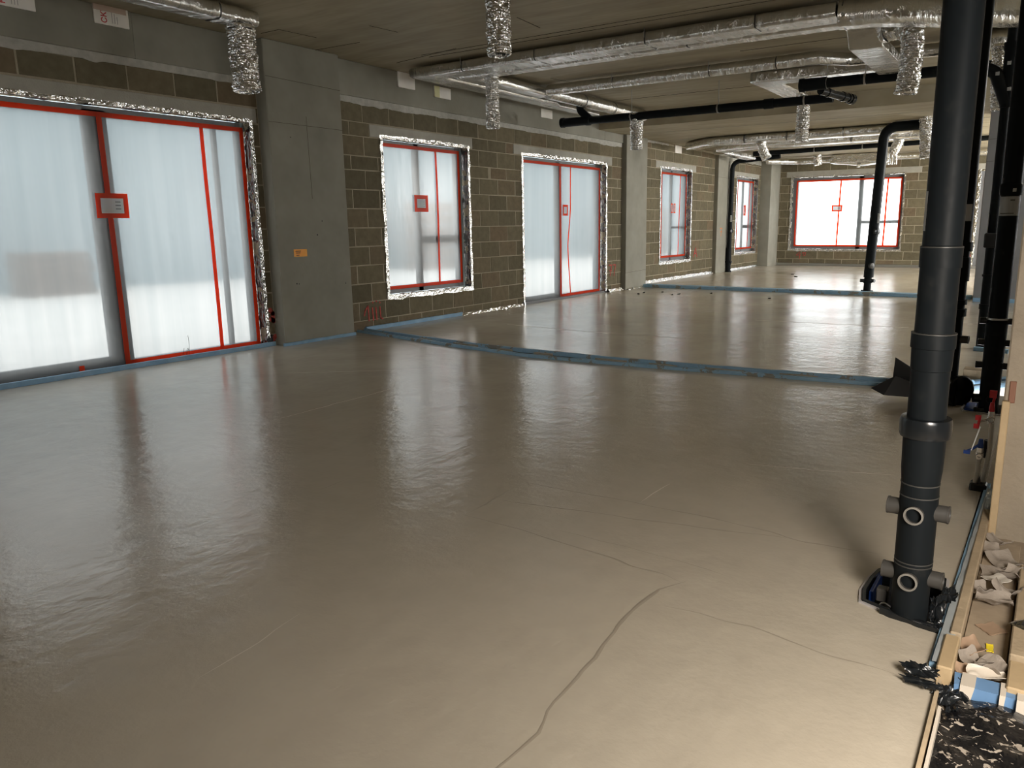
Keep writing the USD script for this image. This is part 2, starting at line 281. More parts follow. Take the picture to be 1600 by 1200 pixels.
plain('board_yellow', (0.72, 0.70, 0.40), 0.6)
plain('red_print', (0.62, 0.10, 0.11), 0.6)
plain('grey_print', (0.42, 0.40, 0.40), 0.6)
plain('spray_red', (0.42, 0.07, 0.055), 0.8, var=0.3, vscale=30)
plain('spray_orange', (0.55, 0.22, 0.10), 0.8)
plain('sticker_orange', (0.80, 0.33, 0.02), 0.45)
plain('ink', (0.04, 0.035, 0.03), 0.6)
plain('timber', (0.47, 0.35, 0.205), 0.65, bump=0.2, bscale=30, var=0.12, vscale=5)
plain('timber_dusty', (0.42, 0.33, 0.22), 0.8, bump=0.3, bscale=40, var=0.15, vscale=9)
plain('dusty_card', (0.36, 0.29, 0.21), 0.9, var=0.14, vscale=12)
plain('brown_card', (0.36, 0.25, 0.17), 0.85, var=0.1, vscale=14)
plain('dusty_cloth', (0.30, 0.26, 0.22), 0.95, bump=0.5, bscale=35, var=0.12, vscale=15)
plain('pale_scrap', (0.58, 0.54, 0.48), 0.8, var=0.08)
plain('yellow_plastic', (0.85, 0.68, 0.03), 0.35)
plain('valve_red', (0.55, 0.02, 0.03), 0.35)
plain('valve_blue', (0.02, 0.07, 0.32), 0.35)
plain('chrome', (0.75, 0.73, 0.70), 0.14, 1.0)
plain('pipe_white', (0.60, 0.57, 0.52), 0.4)
plain('label_grey', (0.46, 0.47, 0.48), 0.5)
plain('rust_paint', (0.24, 0.115, 0.075), 0.7)
plain('seam_dark', (0.11, 0.09, 0.065), 0.8)
plain('riser_wall', (0.30, 0.255, 0.195), 0.85, bump=0.35, bscale=50, var=0.14, vscale=5)
plain('riser_floor', (0.33, 0.27, 0.20), 0.9, bump=0.4, bscale=60, var=0.15, vscale=9)
plain('lap', (0.355, 0.31, 0.245), 0.5)
plain('lap_pale', (0.60, 0.54, 0.46), 0.4)
plain('debris', (0.05, 0.045, 0.04), 0.8)
plain('outside_ground', (0.80, 0.80, 0.78), 0.9, var=0.06, vscale=1.5)
plain('outside_wall', (0.27, 0.345, 0.38), 0.8, var=0.05, vscale=1)
plain('outside_brown', (0.13, 0.09, 0.07), 0.8, var=0.2, vscale=3)
plain('clear_film', (0.42, 0.46, 0.48), 0.15, spec=0.7)
mat('lamp_glow', {'e': ('emission', dict(color=(1.0, 0.8, 0.58), strength=20.0))}, [], 'e.emission')

W, FY = -7.0956, 22.6
ZC, ZC3, YSTEP = 3.14, 2.905, 12.58

# ================================================================== SETTING
# ---------------- floors (poured screed bays)
U1F = [(-7.08, 6.60), (-5.37, 6.29), (-4.26, 6.12), (-3.04, 6.18), (-1.92, 6.29), (-1.10, 6.37), (-0.56, 6.46)]
U1B = [(-7.08, 6.74), (-5.55, 6.50), (-4.45, 6.39), (-3.15, 6.39), (-1.97, 6.47), (-1.14, 6.56), (-0.56, 6.60)]
HOLE = [(-0.446, 2.596), (-0.462, 2.685), (-0.459, 2.80), (-0.447, 2.886), (-0.411, 2.935), (-0.27, 2.98), (-0.205, 2.93), (-0.187, 2.669), (-0.189, 2.525), (-0.303, 2.542), (-0.357, 2.562)]
HOLE3 = [(-0.43, 5.78), (-0.45, 5.86), (-0.44, 6.06), (-0.40, 6.10), (-0.20, 6.10), (-0.17, 6.02), (-0.17, 5.82), (-0.21, 5.77)]
FX = -0.19
bay1 = Polygon([(W, -4), (W, 6.6)] + [(x, y + .005) for x, y in U1F] + [(FX, 6.46), (FX, 2.52), (-0.165, 2.25), (-0.152, 2.0), (-0.15, -4)]).difference(Polygon(HOLE)).difference(Polygon(HOLE3))
bay2 = Polygon([(W, 6.75)] + U1B + [(-0.56, 6.9), (3.5, 6.9), (3.5, 14.4), (W, 14.4)])
bay3 = sbox(W, 14.4, 3.5, FY + .02)
fl = thing('floor', 'smooth beige screed floor of the nearest bay, running up to the long blue foam strips', 'floor', kind='structure')
part(fl, 'screed', extr(bay1, -0.10, 0.0), 'screed')
LAPS = [([(-1.00, 1.05), (-1.00, 1.28), (-.99, 1.44), (-1.01, 1.54), (-1.03, 1.66), (-1.03, 1.83), (-1.07, 2.02), (-1.07, 2.18), (-1.06, 2.33), (-1.01, 2.43)], .016, 'lap'),
        ([(-1.01, 2.43), (-1.26, 2.46), (-1.62, 2.50), (-1.87, 2.53), (-2.11, 2.53)], .012, 'lap'), ([(-2.11, 2.53), (-2.11, 2.80), (-2.12, 3.04)], .010, 'lap'),
        ([(-2.08, 2.77), (-1.73, 2.84), (-1.39, 2.89), (-1.09, 2.96), (-.81, 3.02)], .014, 'lap'), ([(-2.12, 3.04), (-1.48, 3.07), (-.97, 3.06), (-.73, 3.02), (-.46, 3.05)], .012, 'lap'),
        ([(-1.67, 2.60), (-1.24, 2.59), (-.87, 2.56)], .006, 'lap'), ([(-.99, 2.23), (-.70, 2.25), (-.47, 2.21), (-.26, 2.20)], .008, 'lap'),
        ([(-2.76, 2.79), (-2.77, 2.96), (-2.79, 3.35)], .010, 'lap_pale'), ([(-1.29, 3.90), (-.92, 3.99), (-.58, 4.11)], .012, 'lap_pale'), ([(-3.00, 1.70), (-3.0, 1.97)], .006, 'lap_pale'),
        ([(-1.51, 3.09), (-1.50, 3.39)], .008, 'lap_pale'), ([(-2.92, 2.42), (-2.93, 2.59)], .02, 'lap'), ([(-2.89, 1.17), (-2.84, 1.63)], .006, 'lap_pale'), ([(-1.94, 1.13), (-1.97, 1.34), (-2.0, 1.54)], .006, 'lap_pale'),
        ([(-5.6, 4.4), (-4.6, 5.2)], .014, 'lap_pale'), ([(-4.3, 3.2), (-4.33, 4.4)], .010, 'lap_pale')]
for i, (pts, w, mt) in enumerate(LAPS):
    P = subdiv([(x, y, 0) for x, y in pts], 0.035)
    P[:, :2] += (meshkit.noise(P * 9, i)[:, None] - .5) * .018
    n = len(P); ends = np.minimum(1, np.minimum(np.arange(n), n - 1 - np.arange(n)) / 4.0) * .8 + .2
    hw = w / 2 * .75 * (0.6 + 0.9 * meshkit.noise(P * 14, i + 3)) * ends; prof = np.array([[-1, 0], [-.5, .09], [.3, .11], [1, 0], [0, -.05]])
    part(fl, 'lap_line', sweep(prof, P, mitre=False, scale=hw), mt, smooth=40)
fl2 = thing('floor', 'smooth beige screed floor of the middle bay, between the two blue foam edgings', 'floor', kind='structure')
part(fl2, 'screed', extr(bay2, -0.10, 0.0), 'screed')
for pts in ([(-3.27, 10.05), (-2.15, 10.12), (-1.42, 10.17)], [(-5.9, 8.1), (-4.6, 8.0), (-3.4, 8.05)]):
    part(fl2, 'lap_line', sweep(np.array([[-1, 0], [-.5, .09], [.3, .11], [1, 0], [0, -.05]]), subdiv([(x, y, 0) for x, y in pts], .1), mitre=False, scale=None if False else np.full(len(subdiv([(x, y, 0) for x, y in pts], .1)), .012)), 'lap_pale')
fl3 = thing('floor', 'pale screed floor of the farthest bay, below the wide bright window', 'floor', kind='structure')
part(fl3, 'screed', extr(bay3, -0.10, 0.05), 'screed')
fl4 = thing('floor', 'dusty concrete strip of floor in the riser beside the timber battens', 'floor', kind='structure')
part(fl4, 'slab', box(-0.15, 3.5, -4, 6.9, -0.15, -0.05), 'riser_floor'); part(fl4, 'slab', box(-0.19, -0.15, 2.2, 6.9, -0.15, -0.06), 'riser_floor')

# ---------------- ceilings
ce = thing('ceiling', 'stained bare concrete ceiling over the two nearer bays', 'ceiling', kind='structure')
part(ce, 'slab', box(W - .3, 3.6, -4.2, YSTEP, ZC, ZC + .25), 'soffit')
for a, b, w in (((-6.2, 7.11), (1.5, 7.11), .012), ((-6.2, 6.985), (1.5, 6.985), .009), ((-6.80, 5.32), (-6.53, 5.32), .008), ((-6.53, 5.32), (-6.50, 5.75), .008), ((-7.05, 6.12), (-6.3, 6.15), .008), ((-6.72, 7.13), (-5.67, 6.95), .008),
                ((-4.40, 6.29), (-4.44, 6.73), .01), ((-5.72, 5.72), (-5.68, 6.06), .01), ((-5.79, 9.02), (-5.71, 9.54), .01), ((-6, 4.4), (1.5, 4.42), .01), ((-3.2, 8.9), (1.5, 8.92), .008), ((-6, 11.2), (1.5, 11.22), .008)):
    part(ce, 'form_seam', sweep(np.array([[-w / 2, .004], [-w / 4, -.004], [w / 4, -.004], [w / 2, .004]]), subdiv([(*a, ZC), (*b, ZC)], 1.0)), 'seam_dark')
ce2 = thing('ceiling', 'lower bare concrete soffit over the farthest bay', 'ceiling', kind='structure')
part(ce2, 'slab', box(W - .3, 3.6, YSTEP, FY + .4, ZC3, ZC + .25), 'soffit')
for y in (13.6, 15.0, 16.4): part(ce2, 'form_seam', box(W, 3, y, y + .01, ZC3 - .003, ZC3 + .01), 'lintel_concrete')

# ---------------- block walls
LEV = [-0.10, 0.125, 0.35, 0.575, 0.80, 1.025, 1.25, 1.475, 1.70, 1.925, 2.09, 2.315, 2.475, 2.69]
LEV3 = [0.0, 0.195, 0.42, 0.645, 0.87, 1.095, 1.32, 1.545, 1.77, 1.985, 2.155, 2.385, 2.54, 2.75, 2.875]
LEVF = [0.0, .24, .459, .692, .923, 1.145, 1.375, 1.599, 1.833, 2.06, 2.28, 2.49, 2.64, 2.87]
def blockwork(wall, mapf, s0, s1, lev, holes, offs=0.0, pitch=0.445, nmax=300, proud=0.0035):
    """each block its own mesh; mapf(s, d, z): d = out of the wall face towards the room"""
    J = 0.006; B = 0.004
    for k in range(len(lev) - 1):
        z0, z1 = lev[k] + J, lev[k + 1] - J
        o = offs + (pitch / 2 if k % 2 == 0 else 0.0); start = math.floor((s0 - o) / pitch) * pitch + o
        segs = shapely.LineString([(s0, 0), (s1, 0)])
        cut = [(a, b) for a, b, c, d in holes if c < z1 - .02 and d > z0 + .02]
        cur = [(s0, s1)]
        for a, b in cut: cur = [q for c0, c1 in cur for q in ((c0, min(c1, a)), (max(c0, b), c1)) if q[1] - q[0] > .012]
        for c0, c1 in cur:
            edges = [c0] + [start + i * pitch for i in range(80) if c0 + .05 < start + i * pitch < c1 - .05] + [c1]
            for e0, e1 in zip(edges[:-1], edges[1:]):
                a, b = e0 + J, e1 - J; d = proud + nr.uniform(-.0025, .0025); t = nr.uniform(-.0015, .0015)
                sub = [(z0, z1)]
                for ha, hb, hc, hd in holes:                       # a course notched by an opening that starts part way up it
                    if ha < b and hb > a and hc < z1 and hd > z0: sub = [q for q0, q1 in sub for q in ((q0, min(q1, hc)), (max(q0, hd), q1)) if q[1] - q[0] > .02]
                for q0, q1 in sub:
                    v = [mapf(s, -.02, z) for z in (q0, q1) for s in (a, b)] + [mapf(s, d - B, z) for z in (q0, q1) for s in (a, b)] + [mapf(s, d + t * sg, z) for z in (q0 + B, q1 - B) for s, sg in ((a + B, 1), (b - B, -1))]
                    part(wall, 'block', hullm(v), 'block')
mapL = lambda s, d, z: (W + d, s, z)
mapF = lambda s, d, z: (s, FY - d, z)
def slab_wall(mapf, s0, s1, z0, z1, holes, d0, d1):
    poly = sbox(s0, z0, s1, z1)
    if holes: poly = poly.difference(unary_union([sbox(a, c, b, d) for a, b, c, d in holes]))
    v, f = extr(poly, d0, d1); v = np.array([mapf(a, b, c) for a, c, b in v]); m = trimesh.Trimesh(v, f, process=False)
    if m.volume < 0: f = f[:, ::-1]
    return v, f
D1 = (2.40, 5.31, -0.12, 2.325); W1 = (7.20, 8.86, 0.40, 2.325); D2 = (10.22, 12.89, -0.12, 2.325); W2 = (15.27, 16.88, .455, 2.395); W3 = (19.86, 21.50, .49, 2.41)
wl = thing('wall_left', 'left wall of brown concrete blocks with pale mortar joints and sheeted openings', 'wall', at=(W, 0, 0), kind='structure')
HL = [D1, W1, D2, W2, W3]
part(wl, 'mortar_backing', slab_wall(mapL, -4, FY + .3, -.15, ZC, HL, -.10, 0.0), 'mortar')
part(wl, 'outer_leaf', slab_wall(mapL, -4, FY + .3, -.15, ZC, [(a - .02, b + .02, c - .02, d + .02) for a, b, c, d in HL], -.34, -.245), 'outside_wall')
LT1 = (2.0, 5.40, 2.325, 2.470); LT2 = (7.00, 8.98, 2.322, 2.472); LT3 = (9.98, 13.12, 2.322, 2.472); LT4 = (15.02, 17.14, 2.395, 2.535); LT5 = (19.66, 21.62, 2.41, 2.545)
blockwork(wl, mapL, 0.9, 5.43, LEV, [D1, LT1], offs=.30)
blockwork(wl, mapL, 6.435, 13.53, LEV, [W1, D2, LT2, LT3], offs=0.0)
blockwork(wl, mapL, 14.42, 18.30, LEV3, [W2, LT4], offs=.1)
blockwork(wl, mapL, 19.25, 21.75, LEV3, [W3, LT5], offs=.2)
for k, (a, b, c, d) in enumerate((LT1, LT2, LT3, LT4, LT5)): part(wl, 'lintel', bbox(W - .09, W + .009, a, b, c + .004, d - .006), 'lintel_concrete')
def bed(y0, y1, z0, z1, seed, x=W):
    n = int((y1 - y0) / .03); P = []
    ys = np.linspace(y0, y1, n); low = z0 - .028 * np.maximum(0, meshkit.fbm(np.c_[ys * 5, 0 * ys, 0 * ys + seed], 4, seed) - .45) * 2
    poly = Polygon([(a, b) for a, b in zip(ys, low)] + [(y1, z1), (y0, z1)]); v, f = extr(poly, -.01, .011); v = np.array([(x + c, a, b) for a, b, c in v])
    if trimesh.Trimesh(v, f, process=False).volume < 0: f = f[:, ::-1]
    return v, f
part(wl, 'mortar_bed', bed(0.5, 5.43, 2.685, 2.752, 3), 'bedding'); part(wl, 'mortar_bed', bed(6.435, 13.5, 2.685, 2.752, 5), 'bedding'); part(wl, 'mortar_bed', bed(14.42, 15.6, 2.865, 2.9, 7), 'bedding')
part(wl, 'mortar_bed', bed(19.3, 21.8, 2.80, 2.9, 8), 'bedding')
for a, b, dx in ((-4, 4.16, .034), (4.168, 5.43, .020), (6.43, 9.42, .026), (9.428, 12.80, .030)):
    part(wl, 'edge_beam', bbox(W - .08, W + dx, a, b, 2.752, ZC, .005), 'concrete')
part(wl, 'edge_beam', bbox(W - .08, W + .03, 12.804, 13.54, 2.752, ZC3 - .001, .004), 'concrete')
# sprayed marks on the blocks
def stroke(pts, w, dep=.0016, mt=None):
    ms = []
    for (a, b), (c, d) in zip(pts[:-1], pts[1:]):
        L = shapely.LineString([(a, b), (c, d)]).buffer(w / 2); v, f = extr(L, 0, dep); ms.append((v, f))
    return cat_(ms)
def mark(owner, mapf, s, z, strokes, w, mt, d0=.010):
    v, f = cat_([stroke(p, w) for p in strokes]); v = np.array([mapf(s + a, d0 + c, z + b) for a, b, c in v])
    if trimesh.Trimesh(v, f, process=False).volume < 0: f = f[:, ::-1]
    part(owner, 'spray_mark', (v, f), mt)
mark(wl, mapL, 6.74, .10, [[(0, .09), (.02, .15), (.07, .20), (.075, .02)], [(.14, .17), (.15, .02)], [(.20, .17), (.21, .02)], [(.27, .17), (.28, .03), (.31, .02)], [(.15, .24), (.155, .235)], [(.21, .25), (.215, .245)], [(.27, .23), (.275, .225)]], .020, 'spray_red')
mark(wl, mapL, 13.02, .30, [[(0, .2), (.11, .2), (.04, 0)], [(.16, .2), (.26, .2), (.2, 0)], [(.02, .1), (.1, .1)]], .022, 'spray_red')
mark(wl, mapL, 17.12, .50, [[(0, 0), (.10, .2), (.19, 0)], [(.04, .07), (.16, .07)]], .03, 'spray_red')
mark(wl, mapL, 5.375, .05, [[(.0, .34), (.03, .30), (.028, .22)], [(.0, .24), (.04, .22)], [(.01, .02), (.04, .05)]], .05, 'spray_red')
wf = thing('wall_far', 'far end wall of tan concrete blocks around the wide bright window', 'wall', at=(-5, FY, 0), kind='structure')
WF = (-6.45, -3.55, .515, 2.475); DF = (-1.80, 0.6, -0.1, 2.46); LTF = (-6.62, -3.15, 2.49, 2.64); LTG = (-2.1, .9, 2.49, 2.64)
part(wf, 'mortar_backing', slab_wall(mapF, W, 3.6, -.15, ZC, [WF, DF], -.10, 0.0), 'mortar')
part(wf, 'outer_leaf', slab_wall(mapF, W - .3, 3.6, -.15, ZC, [(a - .02, b + .02, c - .02, d + .02) for a, b, c, d in (WF, DF)], -.34, -.245), 'outside_wall')
blockwork(wf, mapF, W + .02, -.9, LEVF, [WF, DF, LTF, LTG], offs=.12)
part(wf, 'lintel', bbox(LTF[0], LTF[1], FY - .01, FY + .09, LTF[2], LTF[3]), 'lintel_concrete'); part(wf, 'lintel', bbox(LTG[0], LTG[1], FY - .01, FY + .09, LTG[2], LTG[3]), 'lintel_concrete')
part(wf, 'base_strip', bbox(W + .3, -.9, FY - .035, FY - .008, .05, .12), 'galv')
mark(wf, mapF, -6.24, .27, [[(.09, .16), (.0, .07), (.13, .07)], [(.1, .12), (.09, -.03)], [(.2, .1), (.17, .14), (.26, .14), (.24, .06), (.19, .07)]], .018, 'spray_red')
mark(wf, mapF, -1.95, .30, [[(0, .0), (.05, .2), (.1, 0)]], .03, 'spray_red')
wb = thing('wall_back', 'plain concrete wall behind the camera', 'wall', at=(0, -4, 0), kind='structure')
part(wb, 'slab', slab_wall(lambda s, d, z: (s, -4 + d, z), W - .3, 3.6, -.15, ZC, [], -.25, 0), 'concrete')
wr = thing('wall_right', 'plain concrete wall far to the right, out of view, with openings placed to let daylight in', 'wall', at=(3.5, 0, 0), kind='structure')
part(wr, 'slab', slab_wall(lambda s, d, z: (3.5 - d, s, z), -4.2, FY + .4, -.15, ZC, [(-3.4, -.6, .9, 2.4), (9.6, 13.8, .9, 2.1), (15.2, 22.0, .1, 2.85)], -.25, 0), 'concrete')  # unseen openings, placed to let daylight in from the right

# ---------------- concrete columns and piers
def column(x0, x1, y0, y1, z0, z1, label, marks=None, mt='concrete', lines=()):
    c = thing('column', label, 'column', at=((x0 + x1) / 2, (y0 + y1) / 2, z0), kind='structure')
    part(c, 'shaft', bbox(x0, x1, y0, y1, z0, z1, .008), mt)
    for a, b in lines: part(c, 'form_seam', tube(subdiv([a, b], 5), .0028, 6), 'seam_dark')
    return c
XC1 = W + .155
c1 = column(W - .05, XC1, 5.43, 6.435, -.10, ZC, 'wide grey concrete column beside the near sheeted door, bearing an orange sticker',
            lines=[((XC1, 5.44, 2.335), (XC1, 6.43, 2.335)), ((XC1, 5.925, 2.43), (XC1, 5.935, 1.57)), ((XC1, 5.44, 2.78), (XC1, 6.43, 2.76))])
part(c1, 'sticker', bbox(XC1 - .001, XC1 + .0022, 5.630, 5.808, .950, 1.030, .0005), 'sticker_orange', label='orange sticker with lines of black print')
for z, a, b in ((1.010, 5.650, 5.725), (.990, 5.655, 5.715), (.965, 5.66, 5.70)): part(c1, 'sticker_print', box(XC1 + .001, XC1 + .0028, a, b, z - .004, z + .004), 'ink')
for y, z, r in ((5.64, .66, .012), (5.67, .655, .008), (5.97, 1.18, .012), (6.34, .62, .01), (6.05, 1.33, .01), (5.7, 2.2, .008)): part(c1, 'pock_mark', lathe((XC1 - .002, y, z), (1, 0, 0), [(0, .0001), (.0005, r), (.0032, r * .6), (.0034, .0001)], 8), 'ink')
XC2 = W + .10
c2 = column(W - .05, XC2, 13.53, 14.42, -.05, ZC3, 'tall grey concrete column beyond the far sheeted door', lines=[((XC2, 13.53, .33), (XC2, 14.42, .35))])
c3 = column(W - .05, XC2, 18.30, 19.25, .0, ZC3, 'grey concrete column behind the black elbow pipe by the left wall', lines=[((XC2, 18.3, 2.34), (XC2, 19.25, 2.34))])
mark(c3, lambda s, d, z: (XC2 + d, s, z), 18.52, .95, [[(0, .18), (.13, .18), (.06, 0)], [(.03, .1), (.12, .1)]], .03, 'spray_orange', .0003)
c4 = column(W - .05, -6.80, 21.75, FY - .002, .0, ZC3, 'corner concrete column between the last left window and the end wall')
c5 = column(-1.07, -.47, 14.10, 14.62, 0, ZC3, 'smooth dark grey square column behind the black pipes on the right', mt='grey_paint', lines=[((-1.07, 14.098, 2.48), (-.47, 14.098, 2.48)), ((-1.07, 14.098, 2.15), (-.47, 14.098, 2.15))])
pr = thing('wall_right', 'grey blockwork wall just right of the smooth dark grey column', 'wall', at=(.5, 14.6, 0), kind='structure')
part(pr, 'mortar_backing', box(-.46, 3.4, 14.62, 14.72, -.05, ZC3), 'mortar')
blockwork(pr, lambda s, d, z: (s, 14.62 - d, z), -.46, 1.3, LEV[:13] + [2.69, 2.9], [], offs=.1)
pier = thing('wall_right', 'rough beige riser wall end beside the valves, with a rust coloured paint streak', 'wall', at=(.3, 3.7, 0), kind='structure')
part(pier, 'pier', bbox(-.125, 1.2, 3.60, 3.86, -.06, ZC, .006), 'riser_wall')
part(pier, 'paint_streak', bbox(-.108, -.085, 3.593, 3.601, .535, .625, .002), 'rust_paint')

# ================================================================== WINDOWS AND DOORS
def lbox(mapf, s0, s1, d0, d1, z0, z1, b=0.0):
    p = np.array([mapf(s, d, z) for s in (s0, s1) for d in (d0, d1) for z in (z0, z1)]); lo, hi = p.min(0), p.max(0)
    return bbox(lo[0], hi[0], lo[1], hi[1], lo[2], hi[2], b) if b else box(lo[0], hi[0], lo[1], hi[1], lo[2], hi[2])
def lpoly(mapf, poly, d0, d1):
    v, f = extr(poly, d0, d1); v = np.array([mapf(a, c, b) for a, b, c in v])
    if trimesh.Trimesh(v, f, process=False).volume < 0: f = f[:, ::-1]
    return v, f
def filmsheet(mapf, s0, s1, z0, z1, d, seed):
    nu, nv = 24, 24; S, Z = np.meshgrid(np.linspace(s0, s1, nu + 1), np.linspace(z0, z1, nv + 1), indexing='ij')
    wv = (meshkit.noise(np.stack([S * 2.2, Z * .9, 0 * S + seed], -1), seed) - .5) * .007
    V = np.array([mapf(s, d + q, z) for s, z, q in zip(S.ravel(), Z.ravel(), wv.ravel())]); Q = []
    for i in range(nu):
        for j in range(nv): a = i * (nv + 1) + j; Q.append((a, a + nv + 1, a + nv + 2, a + 1))
    Q = np.array(Q); return V, np.vstack([Q[:, [0, 1, 2]], Q[:, [0, 2, 3]]])
def opening(name, label, cat, mapf, rect, pane, tapes, posts, rails, lab, foil_bottom=True, gap=.02, seed=0, flange=.055, films=None, sill=False, labtilt=0, base=None):
    """rect: wall opening; pane: taped film rectangle at depth .10; tapes: extra strips [(s, z) polylines]; posts, rails of the grey frame behind the film; lab: label rectangle"""
    s0, s1, z0, z1 = rect; p0, p1, q0, q1 = pane; PD = -.10
    o = np.mean([mapf(s0, PD, z0), mapf(s1, PD, z0)], 0)
    t = thing(name, label, cat, at=o, kind='structure')
    fd0, fd1 = PD - gap - .06, PD - gap
    fr = .065
    for a, b, c, d in ((s0, p0 + fr * .8, z0, z1), (p1 - fr * .8, s1, z0, z1), (p0 + fr * .8, p1 - fr * .8, q1 - fr * .6, z1), (p0 + fr * .8, p1 - fr * .8, z0, q0 + fr * .6)):
        if d > c: part(t, 'frame_bar', lbox(mapf, a, b, fd0, fd1, c, d, .004), 'frame_grey')
    for a, b, c, d in posts: part(t, 'mullion', lbox(mapf, a, b, fd0, fd1, c, d, .004), 'frame_grey')
    for a, b, c, d in rails: part(t, 'transom', lbox(mapf, a, b, fd0 + .004, fd1 - .002, c, d, .004), 'frame_grey')
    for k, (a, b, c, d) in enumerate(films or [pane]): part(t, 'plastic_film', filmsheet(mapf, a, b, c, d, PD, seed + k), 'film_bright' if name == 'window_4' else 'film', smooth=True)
    tw = .042
    def strip(pts, w, d, wob=.0):
        P = subdiv([(a, b, 0) for a, b in pts], .12); P[:, 0] += (meshkit.noise(P * 1.7, seed + len(pts)) - .5) * wob
        return lpoly(mapf, shapely.LineString(P[:, :2]).buffer(w / 2, cap_style='flat', join_style='mitre'), d, d + .0016)
    e = tw / 2
    for pts in ([(p0, q1 - e), (p1, q1 - e)], [(p1 - e, q0 + tw), (p1 - e, q1 - tw)], [(p0 + e, q0 + tw), (p0 + e, q1 - tw)], [(base or p0, q0 + e), (p1, q0 + e)]): part(t, 'tape_strip', strip(pts, tw, PD + .0105), 'tape')
    for pts, w, wob in tapes: part(t, 'tape_strip', strip(pts, w, PD + .0125, wob), 'tape')
    for (a, b, c, d, bw) in lab:
        h = labtilt; X_ = lambda s, z: (s - h * (z - c), z)
        part(t, 'label_sheet', lpoly(mapf, Polygon([X_(a + bw * .6, c + bw * .6), X_(b - bw * .6, c + bw * .6), X_(b - bw * .6, d - bw * .6), X_(a + bw * .6, d - bw * .6)]), PD + .0145, PD + .0155), 'paper', label='white paper label behind orange tape')
        for k in range(3): part(t, 'label_print', lpoly(mapf, Polygon([X_(a + bw * 1.6 + (b - a) * .36, d - bw * 1.6 - k * (d - c) * .14 - .012), X_(b - bw * 1.6, d - bw * 1.6 - k * (d - c) * .14 - .012), X_(b - bw * 1.6, d - bw * 1.6 - k * (d - c) * .14), X_(a + bw * 1.6 + (b - a) * .36, d - bw * 1.6 - k * (d - c) * .14)]), PD + .0154, PD + .0159), 'paper_print')
        for r in ((a, b, d - bw, d), (a, b, c, c + bw), (a, a + bw, c + bw, d - bw), (b - bw, b, c + bw, d - bw)):
            part(t, 'label_tape', lpoly(mapf, Polygon([X_(r[0], r[2]), X_(r[1], r[2]), X_(r[1], r[3]), X_(r[0], r[3])]), PD + .0157, PD + .0172), 'tape')
    # foil lining on the reveals and turned over the wall face
    m_ = lambda s, d, z: np.array(mapf(s, d, z), float)
    nz, ns = int((z1 - z0) / .018), int((s1 - s0) / .018)
    zb = max(z0, .0)
    for nm, o_, du, dv, n in (
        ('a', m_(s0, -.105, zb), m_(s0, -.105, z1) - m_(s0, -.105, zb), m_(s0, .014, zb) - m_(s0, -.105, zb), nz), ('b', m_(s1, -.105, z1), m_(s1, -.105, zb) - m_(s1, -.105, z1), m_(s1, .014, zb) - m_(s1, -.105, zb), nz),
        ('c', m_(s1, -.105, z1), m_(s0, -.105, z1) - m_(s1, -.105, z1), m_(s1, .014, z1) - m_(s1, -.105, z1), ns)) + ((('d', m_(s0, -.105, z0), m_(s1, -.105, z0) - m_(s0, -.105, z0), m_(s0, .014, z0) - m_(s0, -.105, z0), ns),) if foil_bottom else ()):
        part(t, 'foil_lining', sheet(o_, du, dv, n, 7, .013, 13, seed + ord(nm), 0), 'foil_reflecting_dark' if nm in 'bc' else 'foil_tape', smooth=30)
    for nm, o_, du, dv, n in (
        ('e', m_(s0 + .004, .013, zb), m_(s0, .013, z1) - m_(s0, .013, zb), m_(s0 - flange, .013, zb) - m_(s0, .013, zb), nz), ('f', m_(s1 - .004, .013, z1), m_(s1, .013, zb) - m_(s1, .013, z1), m_(s1 + flange, .013, zb) - m_(s1, .013, zb), nz),
        ('g', m_(s1 + flange * .8, .014, z1 - .004), m_(s0 - flange * .8, .014, z1) - m_(s1 + flange * .8, .014, z1), m_(s1, .014, z1 + flange) - m_(s1, .014, z1), ns)) + ((('h', m_(s0 - flange * .8, .014, z0 + .004), m_(s1 + flange * .8, .014, z0) - m_(s0 - flange * .8, .014, z0), m_(s0, .014, z0 - flange * 1.3) - m_(s0, .014, z0), ns),) if foil_bottom else ()):
        part(t, 'foil_edge', sheet(o_, du, dv, n, 5, .008, 26, seed + ord(nm), .45), 'foil_tape', smooth=30)
    if sill: part(t, 'sill', lbox(mapf, s0 + .01, s1 - .01, -.20, .0, -.05, q0, .004), 'frame_grey')
    return t
d1 = opening('door_1', 'near double doorway sheeted in milky film, taped down the middle, at the left edge', 'door', mapL, D1, (2.44, 5.295, .02, 2.275),
    [([(3.835, .03), (3.835, 2.26)], .048, .0), ([(4.83, .03), (4.82, 2.25)], .04, .012), ([(3.42, .03), (3.42, .075)], .045, 0)], [(3.72, 3.93, 0, 2.3), (4.98, 5.02, 0, 2.3)], [(2.44, 3.8, .02, .11)], [(3.715, 4.005, 1.362, 1.58, .043)], False, gap=.045, seed=1, flange=.05,
    films=[(2.44, 3.835, .02, 2.275), (3.83, 5.295, .02, 2.275)], sill=True, labtilt=-.02, base=3.835)
part(d1, 'cable_tail', cat_([tube(fillet([(W - .08, 4.42, .03), (W - .075, 4.43, .12), (W - .08, 4.45, .06)], .02), .0018, 6), tube(fillet([(W - .085, 4.45, .03), (W - .085, 4.46, .17), (W - .085, 4.455, .22)], .02), .0018, 6), tube(fillet([(W - .08, 4.38, .04), (W - .085, 4.40, .10)], .02), .0018, 6)]), 'ink')
opening('window_1', 'foil edged window with film over a grey cross frame, between the doorways', 'window', mapL, W1, (7.262, 8.79, .46, 2.285),
    [([(8.285, .49), (8.30, 1.3), (8.285, 2.25)], .036, .012)], [(7.90, 7.995, .40, 2.32)], [(7.99, 8.8, 1.03, 1.14)], [(7.835, 8.10, 1.45, 1.665, .05)], True, gap=.03, seed=20, flange=.06)
